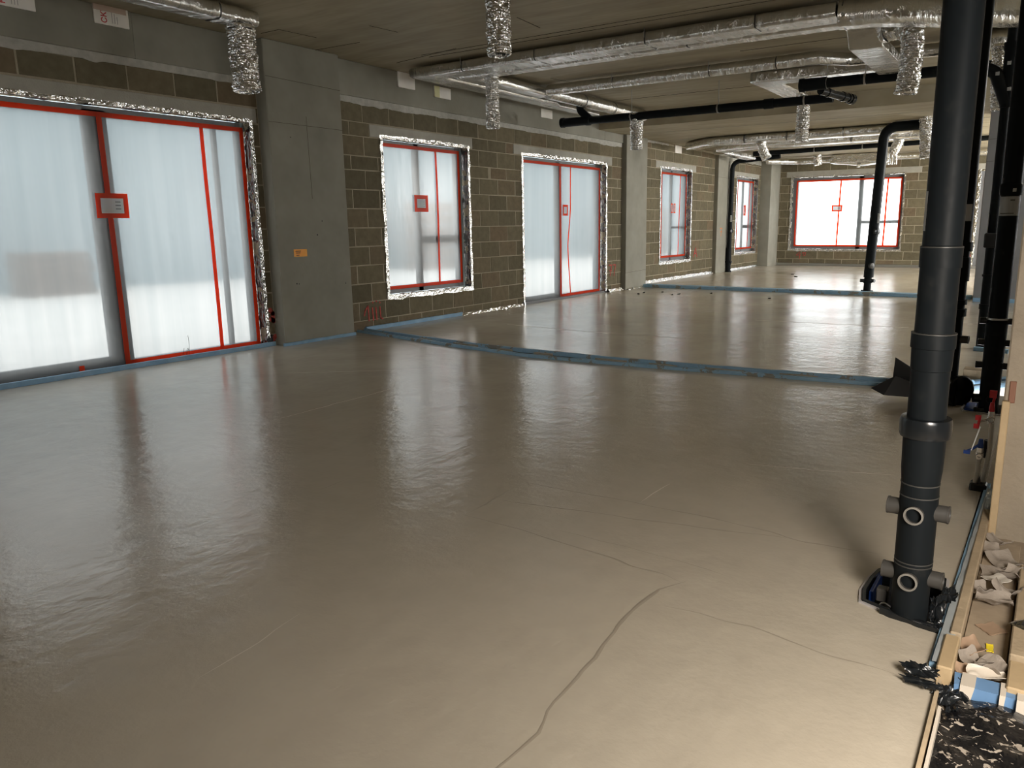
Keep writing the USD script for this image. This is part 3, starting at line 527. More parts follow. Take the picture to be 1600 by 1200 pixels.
opening('door_2', 'tall foil edged doorway sheeted in milky film, right of the cross framed window', 'door', mapL, D2, (10.33, 12.84, .03, 2.27),
    [([(11.46, .04), (11.46, 2.25)], .055, .0), ([(11.775, .04), (11.70, .9), (11.79, 1.5), (11.785, 2.25)], .03, .03)], [(11.40, 11.55, 0, 2.3)], [(10.3, 11.5, .02, .10)], [(11.53, 11.70, 1.413, 1.595, .036)], False, gap=.05, seed=40, flange=.06,
    films=[(10.33, 11.46, .03, 2.27), (11.46, 12.84, .03, 2.27)], sill=True, base=11.46)
opening('window_2', 'narrow foil edged window with two small taped labels, past the tall concrete column', 'window', mapL, W2, (15.50, 16.84, .53, 2.335),
    [([(16.43, .55), (16.48, 2.31)], .036, .01)], [(16.06, 16.13, .46, 2.39)], [(16.1, 16.84, 1.15, 1.20)], [(16.0, 16.10, 1.484, 1.69, .026), (16.14, 16.235, 1.484, 1.69, .026)], True, gap=.03, seed=60, flange=.06)
opening('window_3', 'last small sheeted window on the left wall, next to the corner column', 'window', mapL, W3, (20.19, 21.45, .565, 2.36),
    [([(21.08, .58), (21.17, 2.34)], .036, .02)], [(20.70, 20.77, .5, 2.4)], [(20.75, 21.45, 1.12, 1.2)], [(20.70, 20.86, 1.45, 1.72, .05)], True, gap=.03, seed=80, flange=.06)
opening('window_4', 'wide blown out bright window in the far end wall', 'window', mapF, WF, (-6.36, -3.60, .585, 2.40),
    [([(-5.185, .60), (-5.16, 2.39)], .036, .01), ([(-3.985, .60), (-3.955, 2.39)], .036, .01)], [(-4.69, -4.575, .52, 2.47)], [(-4.6, -3.6, 1.208, 1.285)], [(-5.365, -5.09, 1.535, 1.71, .036)], True, gap=.03, seed=100, flange=.06)
opening('door_3', 'foil edged opening in the end wall, mostly hidden behind the dark grey column', 'door', mapF, DF, (-1.70, .5, .08, 2.40),
    [([(-.6, .1), (-.6, 2.38)], .04, .0)], [(-.66, -.54, 0, 2.4)], [], [], False, gap=.03, seed=120, flange=.06, sill=True)
# black damp course ends and foil strips along the wall foot
for k, (y, w, hgt, lab) in enumerate(((5.345, .035, .13, 'black membrane end at the foot of the near doorway'), (10.17, .03, .06, 'black membrane end at the left foot of the tall far doorway'), (12.94, .06, .06, 'black membrane end at the right foot of the tall far doorway'))):
    single('membrane_end', crinkle(sheet((W - .02 + .04, y - w, 0.0), (0, 2 * w, 0), (-.015, 0, hgt), 10, 8, .008, 25, k, .3, .003), .002, 30, k), 'black_matt', lab, 'membrane', smooth=40)
single('foil_skirting', sheet((W + .05, 8.6, .0), (0, 1.55, 0), (-.03, 0, .05), 70, 4, .010, 18, 4, .3), 'foil_tape', 'crumpled foil strip along the wall foot left of the tall far doorway', 'foil strip', smooth=True)
single('foil_skirting', sheet((W + .06, 12.95, .0), (0, .62, 0), (-.03, 0, .06), 40, 4, .010, 18, 5, .3), 'foil_tape', 'short crumpled foil strip between the tall far doorway and the concrete column', 'foil strip', smooth=True)
single('foil_skirting', sheet((W + .055, 14.45, .05), (0, 3.8, 0), (-.03, 0, .075), 110, 4, .012, 12, 6, .35), 'foil_tape', 'long crumpled foil strip along the wall foot under the narrow window', 'foil strip', smooth=True)
single('foil_skirting', sheet((W + .055, 19.3, .05), (0, 2.4, 0), (-.03, 0, .06), 70, 4, .012, 12, 8, .35), 'foil_tape', 'crumpled foil strip along the wall foot under the last left window', 'foil strip', smooth=True)
single('foil_skirting', sheet((W + .14, 13.6, .0), (0, .8, 0), (-.03, 0, .04), 40, 4, .010, 18, 9, .35), 'foil_tape', 'crumpled foil strip along the foot of the tall concrete column', 'foil strip', smooth=True)

# ================================================================== BLUE FOAM EDGING
def edging(name, pts, w, z0, z1, mt, label, cat='edging strip', seed=0):
    P = subdiv([(x, y, 0) for x, y in pts], .07)[:, :3]; prof = dense(rrect(w, z1 - z0, min(w, z1 - z0) * .28, 2), .02)
    P[:, 2] = (z0 + z1) / 2; P[:, 0] += (meshkit.noise(P * 3, seed) - .5) * .012; P[:, 1] += (meshkit.noise(P * 3, seed + 1) - .5) * .012
    m = sweep(prof, P, mitre=False); v, f = m; v = v + np.c_[0 * v[:, 0], 0 * v[:, 0], (meshkit.fbm(v * 6, 3, seed) - .5) * .010]
    return single(name, (v, f), mt, label, cat, smooth=40)
edging('foam_edging', [(W + .018, 1.6), (W + .018, 5.40)], .034, -.01, .045, 'blue_foam_clean', 'blue foam strip along the sill of the near doorway', seed=1)
edging('foam_edging', [(XC1 + .016, 5.40), (XC1 + .016, 6.42)], .028, -.01, .035, 'blue_foam_clean', 'blue foam strip along the foot of the wide column with the sticker', seed=2)
edging('foam_edging', [(W + .02, 6.75), (W + .02, 8.62)], .03, -.01, .05, 'blue_foam_clean', 'blue foam strip along the block wall below the cross framed window', seed=3)
edging('foam_edging', [(x, y + .02) for x, y in U1F], .042, -.02, .030, 'blue_foam', 'front strip of the long blue foam pair across the floor, splashed with screed', seed=4)
edging('foam_edging', U1B, .040, -.02, .034, 'blue_foam', 'rear strip of the long blue foam pair across the floor, splashed with screed', seed=5)
gap_poly = Polygon([(x, y + .03) for x, y in U1F] + [(x, y - .01) for x, y in U1B[::-1]])
part(fl, 'joint', extr(gap_poly, -.05, -.006), 'dark_foam', label='dark open joint between the paired blue foam strips')
for k in range(9):
    x = -6.6 + k * .62 + nr.uniform(-.15, .15); y = np.interp(x, [p[0] for p in U1B], [p[1] for p in U1B]) - nr.uniform(.02, .06)
    a = nr.uniform(.10, .24); pts = [(x + a * math.cos(t) * (0.8 + .3 * nr.random()), y + .028 * math.sin(t) * (0.8 + .4 * nr.random())) for t in np.linspace(0, 2 * math.pi, 12)[:-1]]
    single('screed_splash', extr(Polygon(pts), -.006, .012 + .006 * nr.random()), 'lap', 'dried grey screed splash in the long blue foam joint, ' + ('the one nearest the concrete column', 'second from the concrete column', 'third from the concrete column', 'fourth from the concrete column', 'middle of the row', 'fourth from the soil stacks', 'third from the soil stacks', 'second from the soil stacks', 'the one nearest the soil stacks')[k], 'screed splash', 'screed splashes in the long blue foam joint')
edging('foam_edging', [(W + .11, 14.39), (-5.4, 14.39), (-2.9, 14.39), (-1.1, 14.39)], .19, -.01, .062, 'blue_foam', 'wide blue foam edging across the floor in front of the farthest bay', seed=6)
edging('foam_edging', [(-1.05, 14.02), (-.40, 14.03)], .14, -.01, .055, 'blue_foam_clean', 'short blue foam edging at the foot of the smooth grey column', seed=7)
edging('foam_edging', [(-.54, 6.50), (-.19, 6.98)], .05, -.02, .030, 'blue_foam_clean', 'short blue foam strip between the two soil stacks on the right', seed=8)
edging('foam_edging', [(-.46, 6.76), (-.19, 7.12)], .05, -.02, .045, 'blue_foam_clean', 'second short blue foam strip in front of the timber threshold', seed=9)
edging('foam_edging', [(-.60, 8.64), (-.30, 8.62)], .06, -.01, .04, 'blue_foam_clean', 'small blue foam strip at the foot of the slim rear pipe', seed=10)
single('timber_threshold', bbox(-.545, -.30, 7.0, 7.15, 0, .085, .004), 'timber_dusty', 'short timber threshold block between the soil stacks on the right', 'timber')

# ================================================================== FOIL DUCTS
def straps(t, prof, at, dirs, w=.012, k=1.03):
    for p, d in zip(at, dirs):
        d = np.asarray(d, float); d /= np.linalg.norm(d); p = np.asarray(p, float)
        part(t, 'strap', sweep(prof * k, [p - d * w / 2, p + d * w / 2]), 'dark_strap')
def rods(t, pts, ztop, r=.004):
    for x, y, z in pts: part(t, 'hanger_rod', tube([(x, y, z), (x, y, ztop)], r, 8), 'galv')
def duct(name, label, path, prof, seed, strap_at=(), amp=.006, freq=9, rodpts=(), step=.035, ztop=ZC, r=.0, mt='foil_duct', extra=None):
    path = [np.asarray(p, float) for p in path]; P = fillet(path, r) if r else np.array(path)
    t = thing(name, label, 'duct', at=P[0])
    pr_ = dense(prof, .022); m = sweep(pr_, subdiv(P, step))
    part(t, 'duct_body', crinkle(m, amp, freq, seed, .55), mt if abs(P[-1][0] - P[0][0]) > abs(P[-1][1] - P[0][1]) else mt + '_y', smooth=50)
    straps(t, prof, [s[0] for s in strap_at], [s[1] for s in strap_at])
    rods(t, rodpts, ztop); return t
R_C1 = rrect(.30, .115, .03); R_C2 = rrect(.23, .115, .045); R_D = rrect(.29, .11, .03); R_r = circ(.064, 28)
XD = (1, 0, 0); YD = (0, 1, 0)
zc = 3.046
duct('air_duct', 'long foil duct across the ceiling, nearer of the side by side pair', [(-6.54, 10.2, zc), (-6.54, 7.46, zc), (-1.80, 7.46, zc)], R_C1, 1, [((x, 7.46, zc), XD) for x in (-5.9, -4.9, -3.6, -2.5)], rodpts=[(-5.9, 7.30, zc), (-3.6, 7.30, zc)])
duct('air_duct', 'long foil duct across the ceiling, farther of the side by side pair', [(-6.17, 9.42, zc - .005), (-6.17, 7.745, zc - .005), (-1.75, 7.745, zc - .005)], R_C2, 2, [((x, 7.745, zc - .005), XD) for x in (-5.4, -3.3)])
duct('air_duct', 'round foil duct running beside the left wall to the ceiling step', [(-6.07, 9.40, zc - .01), (-6.05, 12.3, zc - .01)], circ(.088, 30), 3, [((-6.06, 10.3, zc - .01), YD), ((-6.055, 11.2, zc - .01), YD)])
duct('air_duct', 'short flat foil duct stub next to the wall, above the black pipe end', [(-6.56, 10.21, zc), (-6.56, 11.5, zc)], rrect(.22, .12, .02), 4, [])
ed = duct('air_duct', 'round foil duct across the ceiling with a sideways jog at its right', [(-6.0, 9.30, 3.046), (-2.46, 9.30, 3.046), (-2.16, 9.62, 3.046), (-.2, 9.64, 3.046)], circ(.068, 28), 5, [((x, 9.30, 3.046), XD) for x in (-5.0, -3.7, -2.9)], r=.12, rodpts=[(-5.0, 9.22, 3.03), (-3.7, 9.22, 3.03)])
duct('air_duct', 'L shaped flat foil duct behind the black pipes, mid ceiling', [(-1.6, 10.19, 3.04), (-3.30, 10.19, 3.04), (-3.30, 11.66, 3.04)], rrect(.32, .125, .022), 6, [], r=0)
duct('air_duct', 'foil duct along the left wall at top left, ending in a hanging drop', [(-6.17, 2.2, 3.05), (-6.17, 4.72, 3.05)], rrect(.24, .13, .05), 7, [((-6.17, 4.35, 3.05), YD)], amp=.009, freq=11)
br = duct('air_duct', 'flat foil branch duct stepping down under the round one, right of centre', [(-1.70, 7.875, 3.035), (-1.70, 8.00, 3.03), (-1.70, 8.12, 2.90), (-1.70, 9.52, 2.885)], rrect(.30, .105, .015), 8, [], amp=.003, freq=10)
duct('air_duct', 'wide foil duct run at the upper right, next to the tall soil stack', [(-1.79, 7.42, 3.01), (-1.45, 7.46, 3.0), (-1.05, 7.72, 2.99), (-.45, 8.15, 2.99)], rrect(.30, .21, .09), 9, [((-1.74, 7.43, 3.01), XD)], amp=.006)
duct('air_duct', 'foil duct crossing behind the tall soil stacks at the right', [(-.95, 9.38, 3.03), (.9, 9.40, 3.03)], circ(.10, 28), 10, [((-.6, 9.4, 3.03), XD)], amp=.010)
# farthest bay
HZ = ZC3 - .085
duct('air_duct', 'foil duct run right under the lower soffit, front of the farthest bay', [(-6.55, 15.6, HZ), (-5.9, 15.05, HZ), (-2.3, 14.98, HZ)], rrect(.32, .15, .05), 11, [((x, 15.0, HZ), XD) for x in (-5.2, -4.4, -3.4)], r=.3, ztop=ZC3, amp=.007)
duct('air_duct', 'second foil duct run behind the first under the lower soffit', [(-6.3, 16.6, HZ), (-5.2, 16.15, HZ), (-2.2, 16.1, HZ)], rrect(.34, .15, .05), 12, [((-3.5, 16.1, HZ), XD)], r=.3, ztop=ZC3, amp=.007)
duct('air_duct', 'thin foil duct against the end wall above the wide window', [(-6.5, 20.4, 2.80), (-5.95, 21.0, 2.80), (-5.03, 21.0, 2.80)], circ(.075, 24), 13, [((-5.3, 21.0, 2.8), XD)], r=.2, ztop=ZC3)
duct('air_duct', 'thin foil duct leaving the plenum box to the right, behind the soil stacks', [(-3.5, 21.0, 2.80), (-.5, 21.0, 2.80)], circ(.075, 24), 15, [((-2.6, 21.0, 2.8), XD)], ztop=ZC3)
duct('air_duct', 'foil duct heading along the left wall in the farthest bay', [(-6.45, 16.85, HZ - .02), (-6.38, 18.75, HZ - .03)], rrect(.26, .13, .04), 14, [], ztop=ZC3)
pl = thing('plenum_box', 'foil wrapped plenum box hanging above the wide far window', 'plenum box', at=(-4.45, 21.0, 2.62))
part(pl, 'box_body', crinkle(sweep(dense(rrect(.62, .20, .02), .03), subdiv([(-4.98, 20.95, 2.79), (-3.9, 20.95, 2.79)], .05)), .014, 7, 21), 'foil_tape', smooth=40)
part(pl, 'sagging_wrap', crinkle(hullm([(-5.02, 20.7, 2.70), (-5.02, 21.2, 2.70), (-4.3, 20.75, 2.615), (-4.3, 21.1, 2.615), (-3.92, 20.7, 2.655), (-3.92, 21.2, 2.655), (-4.98, 20.7, 2.74), (-3.92, 20.7, 2.74)]), .004, 9, 22), 'foil_tape', label='bright sagging foil under the plenum box')
for k in range(5): part(pl, 'spigot', lathe((-3.84 + k * .085, 20.82, 2.60), (0, 0, 1), [(0, .036), (.0, .04), (.1, .038), (.26, .04), (.26, .001)], 14), 'foil_flex', smooth=40)
single('foil_knot', crinkle(hullm([(-4.32 + .05 * math.cos(a), 20.72 + .05 * math.sin(a), 2.57 + z) for a in np.linspace(0, 6.28, 9) for z in (0, .06)]), .006, 20, 3), 'foil_tape', 'crumpled foil knob under the plenum box', 'foil', smooth=40)

# ------------------------------------------------------------------ hanging flexible drops
def drop(label, x, y, zt, zb, dia, seed, lean=(0, 0), elbow=None, corr=.0035, group=None):
    t = thing('duct_drop', label, 'duct drop', at=(x + lean[0], y + lean[1], zb), group=group)
    L = zt - zb; n = max(30, int(L / .0075)); zz = np.linspace(0, 1, n)
    top = [] if elbow is None else [np.array(p, float) for p in elbow]
    P = np.array([(x + lean[0] * (s ** 1.3), y + lean[1] * s, zt - L * s) for s in zz])
    if top: P = np.vstack([subdiv(fillet(top + [P[0], P[3]], dia * .5), .012)[:-1], P[3:]])
    K = 60; v, f = sweep(circ(1.0, K), P, caps=False, mitre=False)
    R, T, S, U, k_, d_ = frames(P); idx = np.repeat(np.arange(len(P)), K); ax = P[idx]; dirn = v - ax; th = np.tile(np.arange(K) / K * 2 * math.pi, len(P)); ln = np.concatenate([[0], np.cumsum(np.linalg.norm(np.diff(P, axis=0), axis=1))])[idx]
    rad = dia / 2 + corr * np.sin(ln / .022 * 2 * math.pi + th * 1.0 + 3 * meshkit.noise(ax * 7, seed)) + .030 * dia / .2 * (meshkit.fbm(np.c_[np.cos(th) * 2.2, np.sin(th) * 2.2, ln * 16] + seed, 3, seed) - .5) - .030 * np.abs(meshkit.noise(np.c_[np.cos(th) * 3.6, np.sin(th) * 3.6, ln * 40] + seed, seed + 4) - .5)
    low = ln.max() - ln; rad = rad + np.where(low < .05, .010 * (meshkit.noise(np.c_[np.cos(th) * 2.5, np.sin(th) * 2.5, low * 10], seed + 8) - .4), 0)
    v = ax + dirn * rad[:, None]
    # turned in at the open mouth
    last = v[-K:]; c = P[-1]; inn = [c + (last - c) * .90 + T[-1] * .004, c + (last - c) * .84 - T[-1] * .03, c + (last - c) * .84 - T[-1] * .16, np.repeat([c - T[-1] * .16], K, 0)]
    v = np.vstack([v] + inn); N = len(v) // K; Q = np.array([(i * K + j, i * K + (j + 1) % K, (i + 1) * K + (j + 1) % K, (i + 1) * K + j) for i in range(N - 1) for j in range(K)])
    part(t, 'flexible_sleeve', (v, np.vstack([Q[:, [0, 2, 1]], Q[:, [0, 3, 2]]])), 'foil_flex', smooth=28)
    a = P[0] if not top else P[2]
    part(t, 'collar', lathe(a + T[0] * .002, T[0], [(0, .001), (0, dia / 2 + .008), (.025, dia / 2 + .010), (.03, dia / 2 + .002)], 28), 'foil_tape', smooth=40)
    return t
drop('fat foil hose hanging at top left, in front of the wide concrete column', -6.15, 4.60, 2.982, 2.44, .235, 31, (.02, .0))
drop('foil hose hanging from the top edge of the picture, left of centre', -4.11, 5.6, ZC, 2.66, .205, 32, (.02, -.02))
drop('slim foil hose hanging under the near duct pair, between window and far doorway', -5.82, 7.78, 2.98, 2.40, .165, 33)
drop('foil hose hanging in front of the tall concrete column', -5.30, 10.55, 2.83, 2.325, .185, 34)
drop('foil hose curling out of the flat branch duct, beside the tall soil stack', -1.27, 7.95, 2.86, 2.39, .195, 35, (-.02, 0), elbow=[(-1.56, 8.05, 2.97), (-1.36, 7.98, 2.97)])
drop('foil hose hanging from the end of the L shaped duct, over the far bay', -3.20, 11.55, 2.975, 2.375, .18, 36)
drop('fat wrinkled foil hose right beside the soil stack, in front of the far bay', -2.0, 14.36, 2.904, 2.265, .21, 37, (.05, 0))
drop('small foil hose just left of the fat wrinkled one in the far bay', -2.68, 16.1, 2.742, 2.48, .18, 38, (-.10, 0))
drop('small foil hose hanging between the wide window and the soffit, left of the plenum', -5.30, 20.6, 2.904, 2.66, .20, 39, (.03, 0))
drop('slanting foil hose under the front soffit duct, over the slim elbow pipe', -4.92, 15.0, 2.742, 2.44, .185, 40, (.13, 0))
drop('foil hose dangling behind the tall soil stacks at the upper right', -.66, 9.12, 2.93, 2.33, .165, 41, (.04, 0))

# ------------------------------------------------------------------ boards lining the duct holes in the beam
def holeboard(label, y0, y1, z0, z1, dx, text=None, stripe=None, under=None):
    x = W + .034
    t = thing('hole_board', label, 'board', at=(x, (y0 + y1) / 2, z0))
    part(t, 'board', bbox(x - .02, x + dx, y0, y1, z0, z1, .002), 'board_white')
    if stripe: part(t, 'yellow_edge', box(x + dx - .001, x + dx + .0015, y0, y0 + stripe, z0, z1), 'board_yellow', label='yellow edge strip')
    if under: part(t, 'open_recess', bbox(x + dx - .002, x + dx + .004, y0, y1 - .02, z1 - under, z1, .001), 'board_pink', label='bare timber coloured inner lining')
    if text:
        s, h_, yb, zb = text; m = meshkit.text_mesh(s, h_, .0012, bold=True); v = np.array(m.vertices); v = np.c_[np.full(len(v), x + dx) + v[:, 2], yb - v[:, 1], zb + v[:, 0]]
        f = np.array(m.faces); f = f if trimesh.Trimesh(v, f, process=False).volume > 0 else f[:, ::-1]
        part(t, 'lettering', (v, f), 'red_print', label='red capitals %s printed sideways' % s)
        for k in range(3): part(t, 'printed_line', box(x + dx, x + dx + .001, yb + .045 + .022 * k, yb + .050 + .022 * k, zb + .01, zb + .11 - .02 * k), 'grey_print')
    return t
holeboard('white board with sideways red lettering in the beam at the top left corner', 3.02, 3.37, 2.975, 3.139, .012, ('KW', .05, 3.15, 2.985))
holeboard('white board with sideways red capitals beside the top left duct', 3.83, 4.13, 2.985, 3.139, .012, ('CKW', .048, 3.935, 2.995), under=.045)
holeboard('white board in the beam at the left end of the near duct pair, whitened for daylight in its hole', 7.50, 7.80, 2.955, 3.139, .01, None, None)
holeboard('white board with a yellow edge in the beam, left of the slim hanging hose', 8.17, 8.50, 2.92, 3.06, .01, None, .10)
holeboard('small pinkish white board in the beam above the tall far doorway', 10.70, 11.03, 2.93, 3.06, .01)
hb = thing('hole_board', 'small board high on the block wall above the narrow window, whitened for daylight in its hole', 'board', at=(W, 16.1, 2.75))
part(hb, 'board', bbox(W - .02, W + .02, 15.93, 16.27, 2.745, 2.90, .002), 'board_white')

# ================================================================== BLACK SOIL PIPES
def socket(t, base, axis, r, L=.07, name='socket', k=1.16):
    part(t, name, lathe(base, axis, [(0, r * .98), (0, r * k), (L * .25, r * k * 1.03), (L * .3, r * k), (L, r * k), (L, r * .98)], 32), 'soil_pipe', smooth=35)
def clip(t, c, axis, r, rod_to=None, w=.022):
    a = np.asarray(axis, float); part(t, 'pipe_clip', lathe(np.asarray(c, float) - a * w / 2, a, [(0, r * .99), (0, r + .005), (w, r + .005), (w, r * .99)], 28), 'galv', smooth=30)
    if rod_to: part(t, 'hanger_rod', tube([(c[0], c[1], c[2] + r), (c[0], c[1], rod_to)], .005, 8), 'galv')
p1 = thing('waste_pipe', 'long black pipe slung on rods under the ceiling, ending in an open socket at left', 'pipe', at=(-6.4, 10.5, 2.78))
part(p1, 'pipe', tube([(-6.30, 10.5, 2.78), (-2.55, 10.5, 2.78)], .055, 28), 'soil_pipe', smooth=35)
part(p1, 'branch', tube(fillet([(-6.05, 10.5, 2.80), (-6.22, 10.5, 2.93), (-6.24, 10.5, 3.10)], .10), .055, 24), 'soil_pipe', smooth=35)
part(p1, 'socket', lathe((-6.55, 10.5, 2.78), XD, [(.02, .045), (0, .060), (0, .072), (.05, .074), (.06, .066), (.42, .064), (.44, .071), (.50, .071), (.51, .055)], 32), 'soil_pipe', smooth=35)
for x in (-5.36, -4.05, -2.9): clip(p1, (x, 10.5, 2.78), XD, .055, ZC)
part(p1, 'socket', lathe((-3.42, 10.5, 2.78), XD, [(0, .055), (0, .064), (.12, .064), (.12, .055)], 28), 'soil_pipe', smooth=35)
p2 = thing('waste_pipe', 'thick black pipe on rods nearer the camera, running behind the tall soil stack', 'pipe', at=(-2.66, 9.62, 2.82))
part(p2, 'pipe', tube([(-2.55, 9.62, 2.822), (.8, 9.62, 2.822)], .057, 28), 'soil_pipe', smooth=35)
part(p2, 'socket', lathe((-2.72, 9.62, 2.822), XD, [(.03, .055), (0, .062), (0, .076), (.05, .077), (.06, .070), (.30, .068), (.31, .057)], 32), 'soil_pipe', smooth=35)
for x, z in ((-2.42, ZC), (-2.0, 2.972)): clip(p2, (x, 9.62, 2.822), XD, .057, z)
p2b = thing('waste_pipe', 'short shiny black branch pipe angling down behind the thick pipe', 'pipe', at=(-2.5, 10.0, 2.75))
A, B = np.array((-2.50, 9.70, 2.76)), np.array((-2.30, 10.28, 2.72)); d_ = (B - A) / np.linalg.norm(B - A)
part(p2b, 'pipe', tube([A, B], .048, 28), 'black_plastic', smooth=35)
for s in (.12, .44, .56): part(p2b, 'ring', lathe(A + d_ * s, d_, [(0, .048), (0, .056), (.03, .056), (.03, .048)], 28), 'black_plastic', smooth=35)
part(p2b, 'end_socket', lathe(B, d_, [(0, .048), (0, .060), (.06, .061), (.06, .045), (0, .045)], 28), 'black_plastic', smooth=35)
p3 = thing('waste_pipe', 'thin black pipe slung across the farthest bay above the plenum', 'pipe', at=(-6.0, 18, 2.8))
part(p3, 'pipe', tube([(-6.0, 18, 2.80), (-1.2, 18, 2.845)], .05, 20), 'soil_pipe', smooth=35)
part(p3, 'end_bend', lathe((-6.06, 18, 2.80), XD, [(0, .03), (.0, .058), (.12, .060), (.12, .05)], 24), 'soil_pipe', smooth=35)
for x in (-4.7, -3.7, -2.9): clip(p3, (x, 18, 2.8 + (x + 6) * .0094), XD, .05, ZC3)
p4 = thing('elbow_pipe', 'thick black pipe rising from the far floor and bending along the soffit', 'pipe', at=(-2.76, 14.6, .05))
part(p4, 'pipe', tube(fillet([(-2.755, 14.6, .30), (-2.665, 14.6, 2.815), (-2.0, 14.6, 2.82)], .20, 12), .082, 28), 'soil_pipe', smooth=35)
part(p4, 'base_section', lathe((-2.765, 14.6, .04), (.02, 0, 1), [(0, .062), (0, .10), (.03, .10), (.03, .062), (.16, .060), (.16, .075), (.22, .075), (.22, .062), (.34, .062), (.36, .084)], 28), 'soil_pipe', smooth=35)
part(p4, 'access_door', lathe((-2.68, 14.53, 1.09), (.8, -.6, 0), [(0, .06), (.05, .06), (.055, .045), (.06, .001)], 16), 'black_plastic', smooth=35)
part(p4, 'access_door', lathe((-2.72, 14.53, .50), (.8, -.6, 0), [(0, .05), (.04, .05), (.045, .04), (.05, .001)], 16), 'stub_plastic', smooth=35)
part(p4, 'label_plate', bbox(-2.66, -2.63, 14.51, 14.524, 1.23, 1.40, .001), 'label_grey', label='pale label on the pipe')
for s in (-1, 1): part(p4, 'stub', tube([(-2.76, 14.6, .24), (-2.76 + s * .12, 14.55, .24)], .03, 16), 'black_plastic', smooth=35)
p5 = thing('elbow_pipe', 'slim black pipe standing at the left wall and bending along under the ducts', 'pipe', at=(-6.94, 19.2, .05))
part(p5, 'pipe', tube(fillet([(-6.93, 19.0, .05), (-6.91, 19.0, 2.72), (-5.75, 19.0, 2.80)], .18, 10), .055, 24), 'soil_pipe', smooth=35)
part(p5, 'base_socket', lathe((-6.93, 19.0, .05), (0, 0, 1), [(0, .075), (.03, .075), (.03, .06), (.18, .06), (.18, .068), (.6, .066), (.6, .055)], 24), 'soil_pipe', smooth=35)
part(p5, 'access_door', lathe((-6.90, 18.97, 1.06), (.9, -.4, 0), [(0, .05), (.06, .05), (.065, .001)], 16), 'black_plastic', smooth=35)
part(p5, 'label_plate', bbox(-6.90, -6.86, 18.93, 18.945, 1.28, 1.45, .001), 'label_grey')
for s in (-1, 1): part(p5, 'stub', tube([(-6.93, 19, .30), (-6.93 + .10 * s, 18.95, .30)], .022, 12), 'black_plastic')

# ---- main soil stack (foreground right)
SX, SY = -.291, 2.602
ms = thing('soil_stack', 'tall black soil stack in the foreground, with four way stubs at its foot', 'pipe', at=(SX, SY, -.08))
ax = (0, 0, 1)
part(ms, 'upper_pipe', lathe((SX, SY, 1.16), ax, [(0, .052), (0, .0545), (ZC - 1.16, .0545)], 48), 'soil_pipe', smooth=35)
part(ms, 'coupling', lathe((SX, SY, 0), ax, [(1.128, .054), (1.128, .0585), (1.19, .0585), (1.193, .0548)], 48), 'soil_pipe', smooth=35)
part(ms, 'coupling_lip', lathe((SX, SY, 1.186), ax, [(0, .0583), (.001, .0592), (.004, .0592), (.005, .0545)], 48), 'pipe_lip', smooth=35)
part(ms, 'middle_pipe', lathe((SX, SY, 0), ax, [(.66, .056), (1.13, .0555)], 48), 'soil_pipe', smooth=35)
part(ms, 'coupling', lathe((SX, SY, 0), ax, [(.815, .055), (.818, .0580), (.884, .0600), (.886, .0635), (.930, .0635), (.932, .0555)], 48), 'soil_pipe', smooth=35)
part(ms, 'coupling_lip', lathe((SX, SY, .928), ax, [(0, .063), (.001, .0642), (.004, .0642), (.005, .0555)], 48), 'pipe_lip', smooth=35)
part(ms, 'socket_ring', lathe((SX, SY, 0), ax, [(.605, .058), (.606, .072), (.618, .0755), (.655, .0755), (.666, .072), (.668, .056)], 48), 'black_plastic', smooth=35, label='fat rounded socket ring')
part(ms, 'socket_tube', lathe((SX, SY, 0), ax, [(.44, .0535), (.455, .0560), (.50, .0600), (.61, .0625)], 48), 'soil_pipe', smooth=35)
for z in (.452, .412, .192, .180): part(ms, 'seal_ring', lathe((SX, SY, z), ax, [(0, .055), (0, .0580), (.004, .0580), (.004, .055)], 48), 'pipe_lip', smooth=35)
part(ms, 'boss_body', lathe((SX, SY, 0), ax, [(-.10, .056), (.17, .0565), (.19, .057), (.41, .0570), (.46, .0555)], 48), 'soil_pipe', smooth=35)
def stub(t, z, dx, dy, L, r=.027, mt='stub_plastic', rim='stub_rim', c=(SX, SY), R=.05):
    n = math.hypot(dx, dy); d = (dx / n, dy / n, 0); b = (c[0] + d[0] * R * .8, c[1] + d[1] * R * .8, z)
    L0 = R * .2 + L
    p = part(t, 'stub', lathe(b, d, [(0, r), (L0, r), (L0, r * .86), (.0, r * .84), (.0, .001)], 28), mt, smooth=35)
    part(p, 'stub_rim', lathe(np.array(b) + np.array(d) * (L0 - .004), d, [(0, r * 1.0), (0, r * 1.05), (.005, r * 1.05), (.006, r * .84), (0, r * .82)], 28), rim, smooth=35)
for z in (.362, .139):
    stub(ms, z, -1, .05, .040, rim='stub_plastic'); stub(ms, z, 1, -.05, .040, rim='stub_plastic'); stub(ms, z, -.05, -1, .022, .028); stub(ms, z, .05, 1, .03)
lb = [(SX + .0552 * math.cos(a), SY + .0552 * math.sin(a), z) for a in np.linspace(3.30, 3.75, 6) for z in (1.235, 1.35)]
part(ms, 'pipe_label', (np.array(lb + [(SX + .0542 * math.cos(a), SY + .0542 * math.sin(a), z) for a in np.linspace(3.30, 3.75, 6) for z in (1.235, 1.35)]), np.array([q for i in range(5) for q in ((2 * i, 2 * i + 2, 2 * i + 3), (2 * i, 2 * i + 3, 2 * i + 1))])), 'label_grey', label='pale printed label wrapped on the left side')
